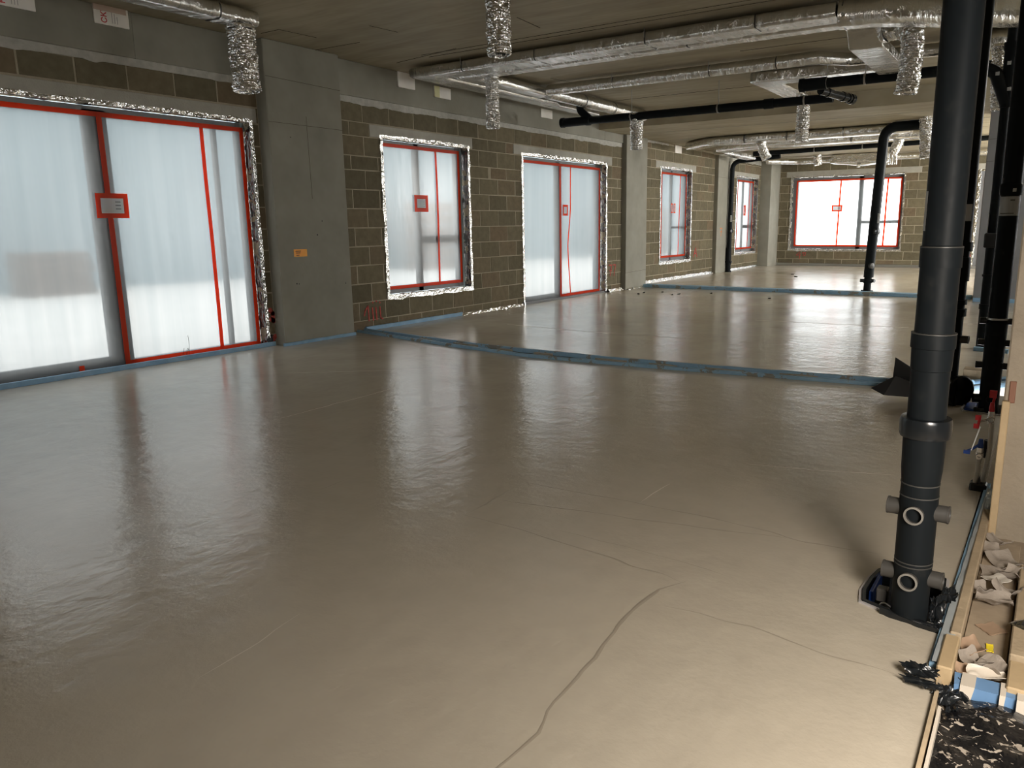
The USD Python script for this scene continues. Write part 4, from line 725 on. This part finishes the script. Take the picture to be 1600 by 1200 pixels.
# box of the stack, cast in the screed
bx = thing('floor_box', 'black lined box sunk in the screed around the foreground stack', 'floor box', at=(-.32, 2.72, -.09))
HP = Polygon(HOLE)
part(bx, 'rim', extr(HP.difference(HP.buffer(-.010)), -.10, .006), 'grey_print'); part(bx, 'liner', extr(HP.buffer(-.010).difference(HP.buffer(-.022)), -.10, .012), 'black_plastic'); part(bx, 'bottom', extr(HP, -.12, -.09), 'black_matt')
part(bx, 'blue_lining', bbox(-.432, -.420, 2.70, 2.90, -.06, .002, .002), 'valve_blue'); part(bx, 'blue_lining', bbox(-.375, -.345, 2.585, 2.60, -.06, -.004, .002), 'blue_foam_clean')
part(bx, 'front_flap', sheet((-.372, 2.560, -.02), (.182, -.040, .0), (0, -.012, .052), 26, 6, .012, 18, 3, .45, .003), 'black_plastic', smooth=40)
part(bx, 'red_tag', sheet((-.335, 2.575, .005), (.05, -.008, .0), (.006, -.002, .018), 4, 2, .001, 20, 3, 0, .001), 'spray_red', label='red and white printed tag')
part(bx, 'white_tag', sheet((-.235, 2.555, .0), (.03, -.004, .0), (.004, -.002, .012), 4, 2, .001, 20, 3, 0, .001), 'pale_scrap', label='small white tag')
part(bx, 'wire', tube(fillet([(-.40, 2.60, -.03), (-.37, 2.59, .03), (-.33, 2.58, .012), (-.30, 2.56, -.02)], .02), .003, 8), 'steel'); part(bx, 'grey_offcut', bbox(-.40, -.365, 2.64, 2.68, .0, .045, .003), 'stub_plastic')
# ---- stack behind it
s2 = thing('soil_stack', 'black soil stack half hidden directly behind the foreground stack', 'pipe', at=(-.552, 6.0, 0))
part(s2, 'pipe', lathe((-.552, 6.0, 0), ax, [(0, .056), (ZC, .056)], 36), 'soil_pipe', smooth=35)
for z, h_, R in ((1.06, .06, .070), (.86, .16, .066), (.70, .03, .068), (.62, .05, .070), (2.8, .05, .066)): part(s2, 'coupling', lathe((-.552, 6, z), ax, [(0, .055), (0, R), (h_, R), (h_, .055)], 36), 'soil_pipe', smooth=35)
part(s2, 'pipe_label', bbox(-.545, -.505, 5.940, 5.946, 1.26, 1.37, .001), 'label_grey')
part(s2, 'clip_ring', lathe((-.552, 6, .70), ax, [(0, .057), (0, .062), (.02, .062), (.02, .057)], 36), 'galv', smooth=35)
for z in (.46,): stub(s2, z, 1, -.1, .05, c=(-.552, 6.0), rim='stub_plastic')
part(s2, 'side_socket', lathe((-.50, 5.98, .10), (.75, -.65, .0), [(-.08, .05), (-.02, .085), (0, .100), (.012, .112), (.045, .114), (.05, .104), (.0, .098), (-.02, .001)], 36), 'black_plastic', smooth=35, label='wide round black socket at the pipe foot')
for k, (a, b) in enumerate((([(-1.06, 6.0, .055), (-.90, 6.02, .16), (-.72, 6.02, .10), (-.66, 6.0, .02), (-.96, 5.96, .02)], 'black pointed membrane flap lying left of the half hidden stack'), ([(-.93, 6.08, .07), (-.92, 6.08, .285), (-.70, 6.06, .16), (-.66, 6.05, .04)], 'black upright membrane flap behind the pointed one'))):
    c = np.mean(a, 0); single('membrane_flap', hullm([p for p in a] + [(p[0], p[1] + .012, p[2]) for p in a]), 'black_matt', b, 'membrane')
# ---- right stack
RX, RY = -.292, 5.94
s3 = thing('soil_stack', 'black soil stack at the right edge with a grey label halfway up', 'pipe', at=(RX, RY, -.03))
part(s3, 'pipe', lathe((RX, RY, 0), ax, [(.60, .058), (ZC, .058)], 40), 'soil_pipe', smooth=35)
part(s3, 'lower_pipe', lathe((RX, RY, 0), ax, [(-.10, .060), (.35, .062), (.57, .066), (.60, .066), (.61, .058)], 40), 'soil_pipe', smooth=35)
part(s3, 'coupling', lathe((RX, RY, 0), ax, [(1.418, .057), (1.42, .062), (1.44, .067), (1.475, .067), (1.49, .062), (1.495, .057)], 40), 'soil_pipe', smooth=35)
la = np.linspace(3.5, 5.85, 15); Rl = .0588
part(s3, 'pipe_label', (np.array([(RX + Rl * math.cos(a), RY + Rl * math.sin(a), z) for a in la for z in (1.290, 1.412)]), np.array([q for i in range(14) for q in ((2 * i, 2 * i + 2, 2 * i + 3), (2 * i, 2 * i + 3, 2 * i + 1))])), 'label_grey', label='square grey printed label')
part(s3, 'label_print', bbox(RX + .004, RX + .03, RY - .0602, RY - .0592, 1.385, 1.392, .0002), 'ink'); part(s3, 'label_print', bbox(RX - .045, RX + .03, RY - .0602, RY - .0560, 1.304, 1.308, .0002), 'ink')
part(s3, 'white_mark', bbox(RX + .012, RX + .032, RY - .0665, RY - .060, 1.44, 1.462, .0005), 'label_grey')
part(s3, 'jubilee_clip', lathe((RX, RY, .615), ax, [(0, .060), (0, .0685), (.012, .0685), (.012, .060)], 40), 'steel', smooth=35)
for z in (.605, .46, .305):
    for sx in (-1, 1): stub(s3, z, sx, -.08, .048, .022, 'black_plastic', 'black_plastic', (RX, RY), .052)
stub(s3, .30, -.05, -1, .006, .026, 'black_plastic', 'black_plastic', (RX, RY), .054); stub(s3, .08, .3, -1, .006, .03, 'black_plastic', 'black_plastic', (RX, RY), .054); stub(s3, .075, -1, -.3, .045, .028, 'black_plastic', 'black_plastic', (RX, RY), .054)
b3 = thing('floor_box', 'oval sunk floor box with blue lining around the right edge stack', 'floor box', at=(-.31, 5.93, -.09))
HP3 = Polygon(HOLE3)
part(b3, 'rim', extr(HP3.difference(HP3.buffer(-.012)), -.10, .008), 'grey_print'); part(b3, 'bottom', extr(HP3, -.12, -.08), 'black_matt'); part(b3, 'blue_lining', bbox(-.425, -.365, 5.80, 6.02, -.08, .02, .004), 'valve_blue')
part(b3, 'black_offcut', bbox(-.37, -.31, 5.80, 5.83, -.05, .03, .004), 'black_plastic')
# ---- slim pipe left of it, with a wye at the top
s4 = thing('soil_stack', 'slim black pipe left of the right edge stack, with a branch near the ceiling', 'pipe', at=(-.55, 8.8, 0))
part(s4, 'pipe', lathe((-.553, 8.8, 0), ax, [(0, .045), (ZC, .045)], 32), 'soil_pipe', smooth=35)
part(s4, 'branch', tube(fillet([(-.55, 8.8, 2.34), (-.66, 8.76, 2.62), (-.82, 8.72, 2.70)], .10), .058, 24), 'soil_pipe', smooth=35)
part(s4, 'branch_body', lathe((-.55, 8.8, 2.30), ax, [(0, .045), (.0, .055), (.50, .058), (.52, .066), (.58, .066), (.58, .045)], 28), 'soil_pipe', smooth=35)
for x, y, z in ((-.555, 8.735, 2.69), (-.64, 8.70, 2.60), (-.535, 8.74, 2.46)): part(s4, 'white_mark', bbox(x - .016, x + .016, y - .006, y + .004, z - .016, z + .016, .001), 'label_grey')
part(s4, 'connector_box', bbox(-.615, -.49, 8.72, 8.86, 1.0, 1.14, .01), 'black_matt', label='square black connector block')
for z, h_ in ((.72, .02), (.40, .05)): part(s4, 'coupling', lathe((-.553, 8.8, z), ax, [(0, .045), (0, .053), (h_, .053), (h_, .045)], 28), 'soil_pipe', smooth=35)
part(s4, 'white_strip', bbox(-.60, -.592, 8.76, 8.79, 1.15, 1.32, .001), 'label_grey')

# ================================================================== RISER EDGE AT THE RIGHT: battens, foam, valves, debris
single('foam_board', hullm([(-.190, 2.30, -.06), (-.155, 2.30, -.06), (-.190, 4.16, -.06), (-.155, 4.16, -.06), (-.192, 2.30, .012), (-.158, 2.30, .016), (-.180, 4.16, .012), (-.158, 4.16, .016)]), 'blue_foam_clean', 'blue foam board edge along the near right side of the screed', 'foam board')
single('plastic_sheeting', sheet((-.186, 2.30, .022), (.02, 1.75, 0), (.045, 0, .004), 60, 4, .008, 11, 4, .25, .001), 'clear_film', 'wrinkled grey plastic sheeting lapped over the blue foam edge', 'plastic sheet', smooth=True)
single('timber_batten', bbox(-.160, -.128, 2.49, 3.72, -.05, .030, .004), 'timber_dusty', 'long dusty timber batten along the riser edge', 'batten')
single('timber_batten', bbox(-.170, -.129, 2.26, 2.468, -.05, .032, .004), 'timber', 'short clean timber batten at the near end of the long one', 'batten')
single('timber_stud', bbox(-.128, -.100, 3.565, 3.597, -.05, .545, .003), 'timber', 'upright timber stud against the rough riser wall', 'timber stud')
single('timber_plank', bbox(.002, .06, 2.72, 3.2, -.05, .012, .004), 'timber_dusty', 'dusty timber plank at the right edge, behind the crumpled plastic', 'plank')
single('timber_plank', bbox(.000, .06, 2.46, 2.69, -.05, .020, .004), 'timber_dusty', 'timber plank at the right edge, middle of the row', 'plank')
single('timber_plank', bbox(.002, .06, 2.27, 2.43, -.05, .018, .004), 'timber', 'short timber plank at the right edge next to the blue block', 'plank')
single('dusty_board', bbox(-.126, -.004, 2.45, 3.50, -.052, -.030, .002), 'dusty_card', 'flat dusty board under the scraps in the riser', 'board')
single('foam_block', hullm([(-.125, 2.30, -.05), (.08, 2.315, -.05), (.08, 2.25, -.05), (-.12, 2.235, -.05), (-.125, 2.30, .005), (.08, 2.315, .0), (.08, 2.25, .0), (-.12, 2.235, .005)]), 'blue_block', 'blue foam block spattered with screed at the lower right', 'foam block')
for k, (x, w) in enumerate(((-.105, .035), (-.01, .014), (.03, .03))): single('screed_drip', crinkle(hullm([(x, 2.232, .008), (x + w, 2.234, .008), (x, 2.30, .010), (x + w, 2.30, .010), (x, 2.225, -.04), (x + w * .7, 2.226, -.05)]), .001, 30, k), 'lap_pale', ('wide drip of screed on the left end of the blue block', 'narrow drip of screed on the middle of the blue block', 'lumpy drip of screed on the right end of the blue block')[k], 'screed drip')
single('black_sheeting', sheet((-.146, 1.2, -.030), (.75, 0, 0), (0, 1.03, 0), 60, 70, .022, 7, 12, .0, .003), 'polythene', 'black plastic sheeting spattered with screed at the bottom right corner', 'plastic sheet', smooth=True)
single('edge_trim', hullm([(-.152, 1.2, -.05), (-.142, 1.2, -.05), (-.160, 2.22, -.05), (-.150, 2.22, -.05), (-.152, 1.2, .012), (-.142, 1.2, .010), (-.160, 2.22, .014), (-.150, 2.22, .012)]), 'timber_dusty', 'thin dusty trim along the screed edge at the bottom right', 'trim')
single('edge_trim', hullm([(-.138, 1.2, -.05), (-.130, 1.2, -.05), (-.144, 2.10, -.05), (-.136, 2.10, -.05), (-.138, 1.2, .004), (-.130, 1.2, .003), (-.144, 2.10, .006), (-.136, 2.10, .004)]), 'lap_pale', 'pale second trim just inside the thin dusty one', 'trim')
def rag(c, u, v, seed, fold=.02, n=40, m=9, rag_=.45, th=.0025):
    """a torn, folded piece of plastic film: an irregular outline around c in the plane of u and v, with radial folds"""
    c, u, v = (np.asarray(x, float) for x in (c, u, v)); w = np.cross(u, v); w /= np.linalg.norm(w); P = []
    for i in range(n):
        a = i / n * 2 * math.pi; e = np.array([math.cos(a), math.sin(a), 0]); R = 1 - rag_ * meshkit.fbm(e * 2.3 + seed, 3, seed) * 1.4 + .12 * (i % 2)
        for j in range(1, m + 1):
            q = j / m * R; f = (meshkit.fbm(np.array([math.cos(a) * q * 2.2, math.sin(a) * q * 2.2, seed * 3.1]), 3, seed + 5) - .5) * 2 + .55 * math.sin(a * 5 + seed) * q
            P.append(c + u * math.cos(a) * q + v * math.sin(a) * q + w * fold * f)
    P.append(c); P = np.array(P); k = len(P) - 1; T = []
    for i in range(n):
        i2 = (i + 1) % n; T.append((k, i * m, i2 * m))
        for j in range(m - 1): a, b, d, e = i * m + j, i * m + j + 1, i2 * m + j + 1, i2 * m + j; T += [(a, b, d), (a, d, e)]
    T = np.array(T); V = np.vstack([P, P - w * th]); N = len(P); S = np.array([q for i in range(n) for q in ((i * m + m - 1, i * m + m - 1 + N, ((i + 1) % n) * m + m - 1 + N), (i * m + m - 1, ((i + 1) % n) * m + m - 1 + N, ((i + 1) % n) * m + m - 1))])
    return V, np.vstack([T, T[:, ::-1] + N, S])
bag = cat_([rag((-.205, 2.205, .035), (.060, -.004, .004), (-.012, .028, .014), 3, .014), rag((-.195, 2.165, .022), (.072, -.012, .0), (-.006, .020, .008), 4, .012), rag((-.135, 2.165, .004), (.030, -.01, -.02), (.012, .055, .006), 5, .018)])
single('black_plastic_wrap', bag, 'black_plastic', 'torn flap of shiny black plastic folded onto the screed, lower right', 'plastic sheet', smooth=40)
single('black_plastic_wrap', cat_([rag((-.105, 2.235, -.012), (.035, .008, 0), (-.006, .05, .016), 6, .016), rag((-.115, 2.19, -.03), (.03, .0, -.004), (.0, .06, -.006), 7, .014)]), 'black_plastic', 'crumpled black plastic between the short batten and the blue block', 'plastic sheet', smooth=40)
for k, (c, u, v) in enumerate((((-.215, 2.63, .03), (.030, .0, .012), (-.004, .05, .035)), ((-.190, 2.74, .035), (.035, -.01, .006), (.0, .05, .02)), ((-.205, 2.545, .01), (.03, -.006, .008), (.0, .03, .018)))):
    single('black_plastic_wrap', rag(c, u, v, 20 + k, .014), 'black_plastic', ('crumpled shiny black plastic right of the foreground stack foot', 'crumpled black plastic behind the foreground stack foot, on the foam', 'scrap of black plastic at the front corner of the sunk box')[k], 'plastic sheet', smooth=40)
single('foil_pouch', crinkle(hullm([(-.012, 2.66, .02), (.06, 2.62, .02), (.06, 2.71, .02), (.01, 2.70, .02), (.03, 2.66, .045), (.06, 2.67, .05)]), .004, 40, 3), 'foil_flex', 'small crumpled silver foil pouch at the right edge, on the planks', 'foil', smooth=40)
def scrap(name, label, x, y, z, w, l, rz, curl, mt, seed, tilt=0.0, jag=.25, cat='scrap'):
    nu, nv = 12, 10; s, t = np.meshgrid(np.linspace(-.5, .5, nu + 1), np.linspace(-.5, .5, nv + 1), indexing='ij')
    r_ = meshkit.noise(np.stack([s * 3, t * 3, 0 * s + seed], -1), seed); e = 1 - jag * np.maximum(np.abs(s), np.abs(t)) * 2 * meshkit.noise(np.stack([s * 5, t * 5, 0 * s + seed + 3], -1), seed)
    X = s * w * e; Y = t * l * e; Z = curl * l * (t * t * 2) + curl * w * .6 * (r_ - .5) + tilt * s * w
    c, q = math.cos(rz), math.sin(rz); Pp = np.stack([x + X * c - Y * q, y + X * q + Y * c, z + Z], -1); Pp[..., 2] = np.maximum(Pp[..., 2], -.045) - np.minimum(0, (Pp[..., 2].min() + .028)) * 0
    n = (nu + 1) * (nv + 1); V = np.vstack([Pp.reshape(-1, 3), Pp.reshape(-1, 3) - [0, 0, .003]]); Q = np.array([(i * (nv + 1) + j, (i + 1) * (nv + 1) + j, (i + 1) * (nv + 1) + j + 1, i * (nv + 1) + j + 1) for i in range(nu) for j in range(nv)])
    ring = [i * (nv + 1) for i in range(nu + 1)] + [nu * (nv + 1) + j for j in range(1, nv + 1)] + [i * (nv + 1) + nv for i in range(nu - 1, -1, -1)] + list(range(nv - 1, 0, -1))
    E_ = np.array([(b, a, a + n, b + n) for a, b in zip(ring, ring[1:] + ring[:1])]); Q = np.vstack([Q, n + Q[:, ::-1], E_])
    V[:, 2] -= V[:, 2].min() + .029
    V[:, 2] += z
    single(name, (V, np.vstack([Q[:, [0, 1, 2]], Q[:, [0, 2, 3]]])), mt, label, cat, smooth=40)
SC = [('cloth_scrap', 'rolled grey scrap at the far end of the debris by the stud', -.085, 3.48, .0, .06, .11, .9, .35, 'dusty_cloth', 0), ('cloth_scrap', 'curled dusty scrap against the long batten, far end', -.10, 3.36, .0, .07, .10, .2, .5, 'dusty_cloth', 0),
      ('cloth_scrap', 'large folded dusty scrap in the middle of the debris', -.045, 3.24, .006, .10, .15, .6, .35, 'dusty_cloth', .1), ('cloth_scrap', 'draped dusty scrap at the right of the debris', -.02, 3.12, .012, .09, .11, -.4, .5, 'dusty_cloth', .1),
      ('cloth_scrap', 'flat dusty scrap under the pale one', -.08, 3.13, .0, .09, .12, .1, .2, 'dusty_cloth', 0), ('paper_scrap', 'torn pale paper scrap lying on the dusty ones', -.065, 3.03, .028, .07, .09, -.7, .10, 'pale_scrap', 0),
      ('cloth_scrap', 'rolled dusty scrap tube against the long batten, near end', -.105, 2.92, .0, .06, .08, .4, .8, 'dusty_cloth', 0), ('cloth_scrap', 'boot shaped dusty scrap near the front of the debris', -.06, 2.87, .004, .12, .09, .15, .45, 'dusty_cloth', 0),
      ('cloth_scrap', 'dusty scrap with dark folds at the right front of the debris', -.025, 2.96, .01, .07, .10, 1.2, .6, 'dusty_cloth', 0), ('card_scrap', 'four pointed brown card scrap lying flat on the board', -.055, 2.69, .0, .075, .075, .8, .05, 'brown_card', 0),
      ('card_scrap', 'brown folded card corner beside the short batten', -.098, 2.50, .004, .06, .10, .5, .25, 'brown_card', .3), ('plastic_scrap', 'bright yellow plastic strip on the dusty board', -.052, 2.555, .0, .022, .055, .1, .10, 'yellow_plastic', 0),
      ('cloth_scrap', 'stiff grey cloth loop in front of the yellow strip', -.085, 2.42, .0, .07, .10, .7, .6, 'dusty_cloth', 0), ('cloth_scrap', 'grey cloth strip folded beside the planks', -.04, 2.41, .004, .09, .07, -.5, .7, 'dusty_cloth', 0),
      ('cloth_scrap', 'pale screed stiffened cloth on top of the blue block', -.05, 2.345, .012, .11, .06, .2, .4, 'lap_pale', 0), ('cloth_scrap', 'small brown scrap between batten and blue block', -.11, 2.36, .0, .04, .06, .3, .5, 'brown_card', 0)]
for k, (nm, lab, x, y, z, w, l, rz, cu, mt, ti) in enumerate(SC): scrap(nm, lab, x, y, z, w, l, rz, cu, mt, 200 + k, ti, cat={'cloth_scrap': 'cloth scrap', 'paper_scrap': 'paper', 'card_scrap': 'card', 'plastic_scrap': 'plastic strip'}[nm])
# ---- valves
def valve(label, c, colr, handle_pts, grip, rbody=.017):
    t = thing('stop_valve', label, 'valve', at=c); c = np.array(c, float)
    part(t, 'valve_body', lathe(c - [0, 0, .03], ax, [(0, .001), (0, .013), (.012, .013), (.013, rbody), (.030, rbody), (.032, .014), (.055, .014), (.056, .001)], 6), 'chrome')
    part(t, 'valve_nut', lathe(c + [0, -.005, -.012], (0, -1, 0), [(0, .014), (.012, .014), (.014, .011), (.022, .011), (.022, .007), (.012, .007), (.012, .001)], 18), 'chrome', smooth=35)
    part(t, 'valve_neck', lathe(c + [0, 0, .022], ax, [(0, .012), (.015, .013), (.03, .011), (.045, .009), (.046, .001)], 16), colr, smooth=35)
    part(t, 'handle', tube(fillet(handle_pts, .01), .006, 10), colr, smooth=35); part(t, 'grip', hullm(grip), colr); return t
V1 = (-.183, 4.07, .365); V2 = (-.214, 4.07, .185)
valve('red handled chrome stop valve, upper of the two beside the riser wall', V1, 'valve_red', [(V1[0], V1[1], V1[2] + .045), (V1[0] + .006, V1[1], V1[2] + .10)], [(V1[0] - .004 + a, V1[1] + b, V1[2] + z) for a in (-.012, .018) for b in (-.006, .006) for z in (.09, .125)])
valve('blue handled chrome stop valve, lower of the two beside the riser wall', V2, 'valve_blue', [(V2[0] + .006, V2[1], V2[2] + .05), (V2[0] - .03, V2[1] - .02, V2[2] + .02), (V2[0] - .055, V2[1] - .03, V2[2] + .006)], [(V2[0] - .048 + a, V2[1] - .03 + b, V2[2] + .004 + z) for a in (-.018, .010) for b in (-.006, .006) for z in (-.008, .008)])
t = thing('valve_key', 'red butterfly handle with a thin steel lever, left of the red valve', 'valve handle', at=(-.232, 4.0, .33))
part(t, 'wing', hullm([(-.232 + a, 4.02 + b, .365 + z) for a in (-.012, .012) for b in (-.005, .005) for z in (-.012, .012)]), 'valve_red'); part(t, 'wing', hullm([(-.234 + a, 4.02 + b, .325 + z) for a in (-.014, .010) for b in (-.005, .005) for z in (-.012, .010)]), 'valve_red')
part(t, 'hub', tube([(-.230, 4.02, .322), (-.226, 4.02, .37)], .006, 10), 'valve_red'); part(t, 'spindle', tube([(-.232, 4.02, .345), (-.19, 4.06, .352)], .005, 10), 'chrome'); part(t, 'lever', hullm([(-.222, 4.0, .33), (-.216, 4.0, .325), (-.246, 3.98, .215), (-.243, 3.98, .213), (-.222, 4.004, .33), (-.243, 3.984, .213)]), 'galv')
single('water_pipe', tube(fillet([(-.178, 4.07, .335), (-.176, 4.08, .20), (-.185, 4.10, .10), (-.195, 4.11, -.02)], .12), .011, 16), 'pipe_white', 'white plastic water pipe below the red valve', 'pipe', smooth=35)
single('water_pipe', tube(fillet([(-.214, 4.065, .155), (-.216, 4.07, .09), (-.226, 4.08, -.02)], .1), .011, 16), 'pipe_white', 'white plastic water pipe below the blue valve', 'pipe', smooth=35)
pc = thing('pipe_bracket', 'black plastic bracket holding both white water pipes at the screed', 'bracket', at=(-.205, 4.07, -.02))
part(pc, 'base', bbox(-.243, -.170, 4.05, 4.12, -.03, .035, .006), 'black_plastic'); part(pc, 'horn', hullm([(-.214, 4.06, .03), (-.196, 4.06, .03), (-.203, 4.06, .075), (-.214, 4.09, .03), (-.196, 4.09, .03), (-.203, 4.085, .075)]), 'black_plastic')
single('pipe_conduit', tube([(-.188, 4.10, .16), (-.186, 4.09, .245)], .016, 14), 'black_matt', 'short black conduit piece above the blue valve', 'conduit', smooth=35)
# ---- crumbs on the floor
for k, (x, y) in enumerate([(-6.34, 12.78), (-6.37, 13.06), (-6.12, 13.33), (-5.74, 12.93), (-5.69, 13.10), (-5.22, 13.48), (-4.0, 13.0), (-4.9, 17.8), (-5.2, 18.6)]):
    z = 0 if y < 14 else .05; s = .03 if y < 14 else .045
    single('crumb', hullm([(x + nr.uniform(-s, s), y + nr.uniform(-s, s), z + nr.uniform(0, .025)) for _ in range(9)] + [(x - s * .7, y, z), (x + s * .7, y, z), (x, y + s * .6, z)]), 'debris', 'small dark crumb on the screed before the concrete column' if y < 14 else 'small dark crumb on the screed of the farthest bay', 'crumb', 'dark crumbs on the middle bay screed' if y < 14 else 'dark crumbs on the far bay screed')
# ---- unseen lamps: the floodlight beside the camera, then the added fill globes
LX, LY, LZ = UNSEEN_FLOOD_AT
sl = thing('site_lamp', 'unseen warm floodlight on a tripod, placed beside the camera to light the near right floor', 'lamp', at=(LX, LY, -.05))
bk = np.array(UNSEEN_FLOOD_AT) - fd * .03
part(sl, 'housing', lathe(bk, -fd, [(-.015, .305), (-.015, .32), (.02, .32), (.07, .20), (.10, .05), (.10, .001)], 28), 'black_matt', smooth=35)
bp = np.array(UNSEEN_FLOOD_AT) - fd * .10
part(sl, 'pole', tube([(bp[0], bp[1], .4), (bp[0], bp[1], bp[2])], .016, 14), 'galv')
for a in (90, 210, 330): part(sl, 'leg', tube([(bp[0], bp[1], .55), (bp[0] + .35 * math.cos(math.radians(a)), bp[1] + .35 * math.sin(math.radians(a)), -.05)], .012, 10), 'galv')
for k, ((LX, LY, LZ), rad, _, _) in enumerate(FILL_LAMPS):
    z0 = (0, .05)[k]
    sl = thing('site_lamp', 'globe lamp on a tripod, added as fill light ' + ('right of the middle bay, out of the picture', 'right of the farthest bay, out of the picture')[k], 'lamp', at=(LX, LY, z0))
    part(sl, 'pole', tube([(LX, LY, z0 + .6), (LX, LY, LZ - rad - .02)], .018, 14), 'galv')
    for a in (90, 210, 330): part(sl, 'leg', tube([(LX, LY, z0 + .7), (LX + .4 * math.cos(math.radians(a)), LY + .4 * math.sin(math.radians(a)), z0)], .012, 10), 'galv')
    part(sl, 'globe_cup', lathe((LX, LY, LZ - rad - .06), ax, [(0, .001), (.0, .06), (.04, .12), (.055, .14), (.056, .10), (.03, .001)], 24), 'black_matt', smooth=35)

# ================================================================== OUTSIDE (seen only as blurs through the film)
gr = thing('outside_ground', 'pale paved ground outside the windows', 'ground', kind='structure')
part(gr, 'paving', box(-60, W - .34, -30, 70, -.6, -.20), 'outside_ground'); part(gr, 'paving', box(W - .34, 60, FY + .34, 90, -.6, -.20), 'outside_ground'); part(gr, 'paving', box(3.76, 60, -30, FY + .34, -.6, -.20), 'outside_ground'); part(gr, 'paving', box(W - .34, 3.76, -30, -4.26, -.6, -.20), 'outside_ground')
ob = thing('building', 'grey blue building facing the left windows, blurred through the film', 'building', at=(-22, 12, -.2))
part(ob, 'facade', box(-24, -21.5, -12, 40, -.2, 4.2), 'outside_wall'); part(ob, 'parapet', box(-24.1, -21.4, -12.1, 40.1, 4.2, 4.4), 'outside_ground')
for k, (x, y, w, l, h_, lab) in enumerate(((-20.2, 8.7, 1.0, 1.4, 1.0, 'brown timber stack outside the near doorway, a blur through the film'), (-19.8, 20.6, 1.0, 2.0, 2.3, 'brown timber stack outside the cross framed window, a blur through the film'), (-19.8, 33.5, 1.0, 3.0, 2.2, 'brown timber stack outside the tall far doorway, a blur through the film'))):
    t = thing('timber_stack', lab, 'timber stack', at=(x, y, -.2)); n = 6
    for j in range(n): part(t, 'pallet', box(x - w / 2 + .03 * (j % 2), x + w / 2, y - l / 2, y + l / 2 - .04 * (j % 3), -.2 + j * h_ / n, -.2 + (j + .8) * h_ / n), 'outside_brown')
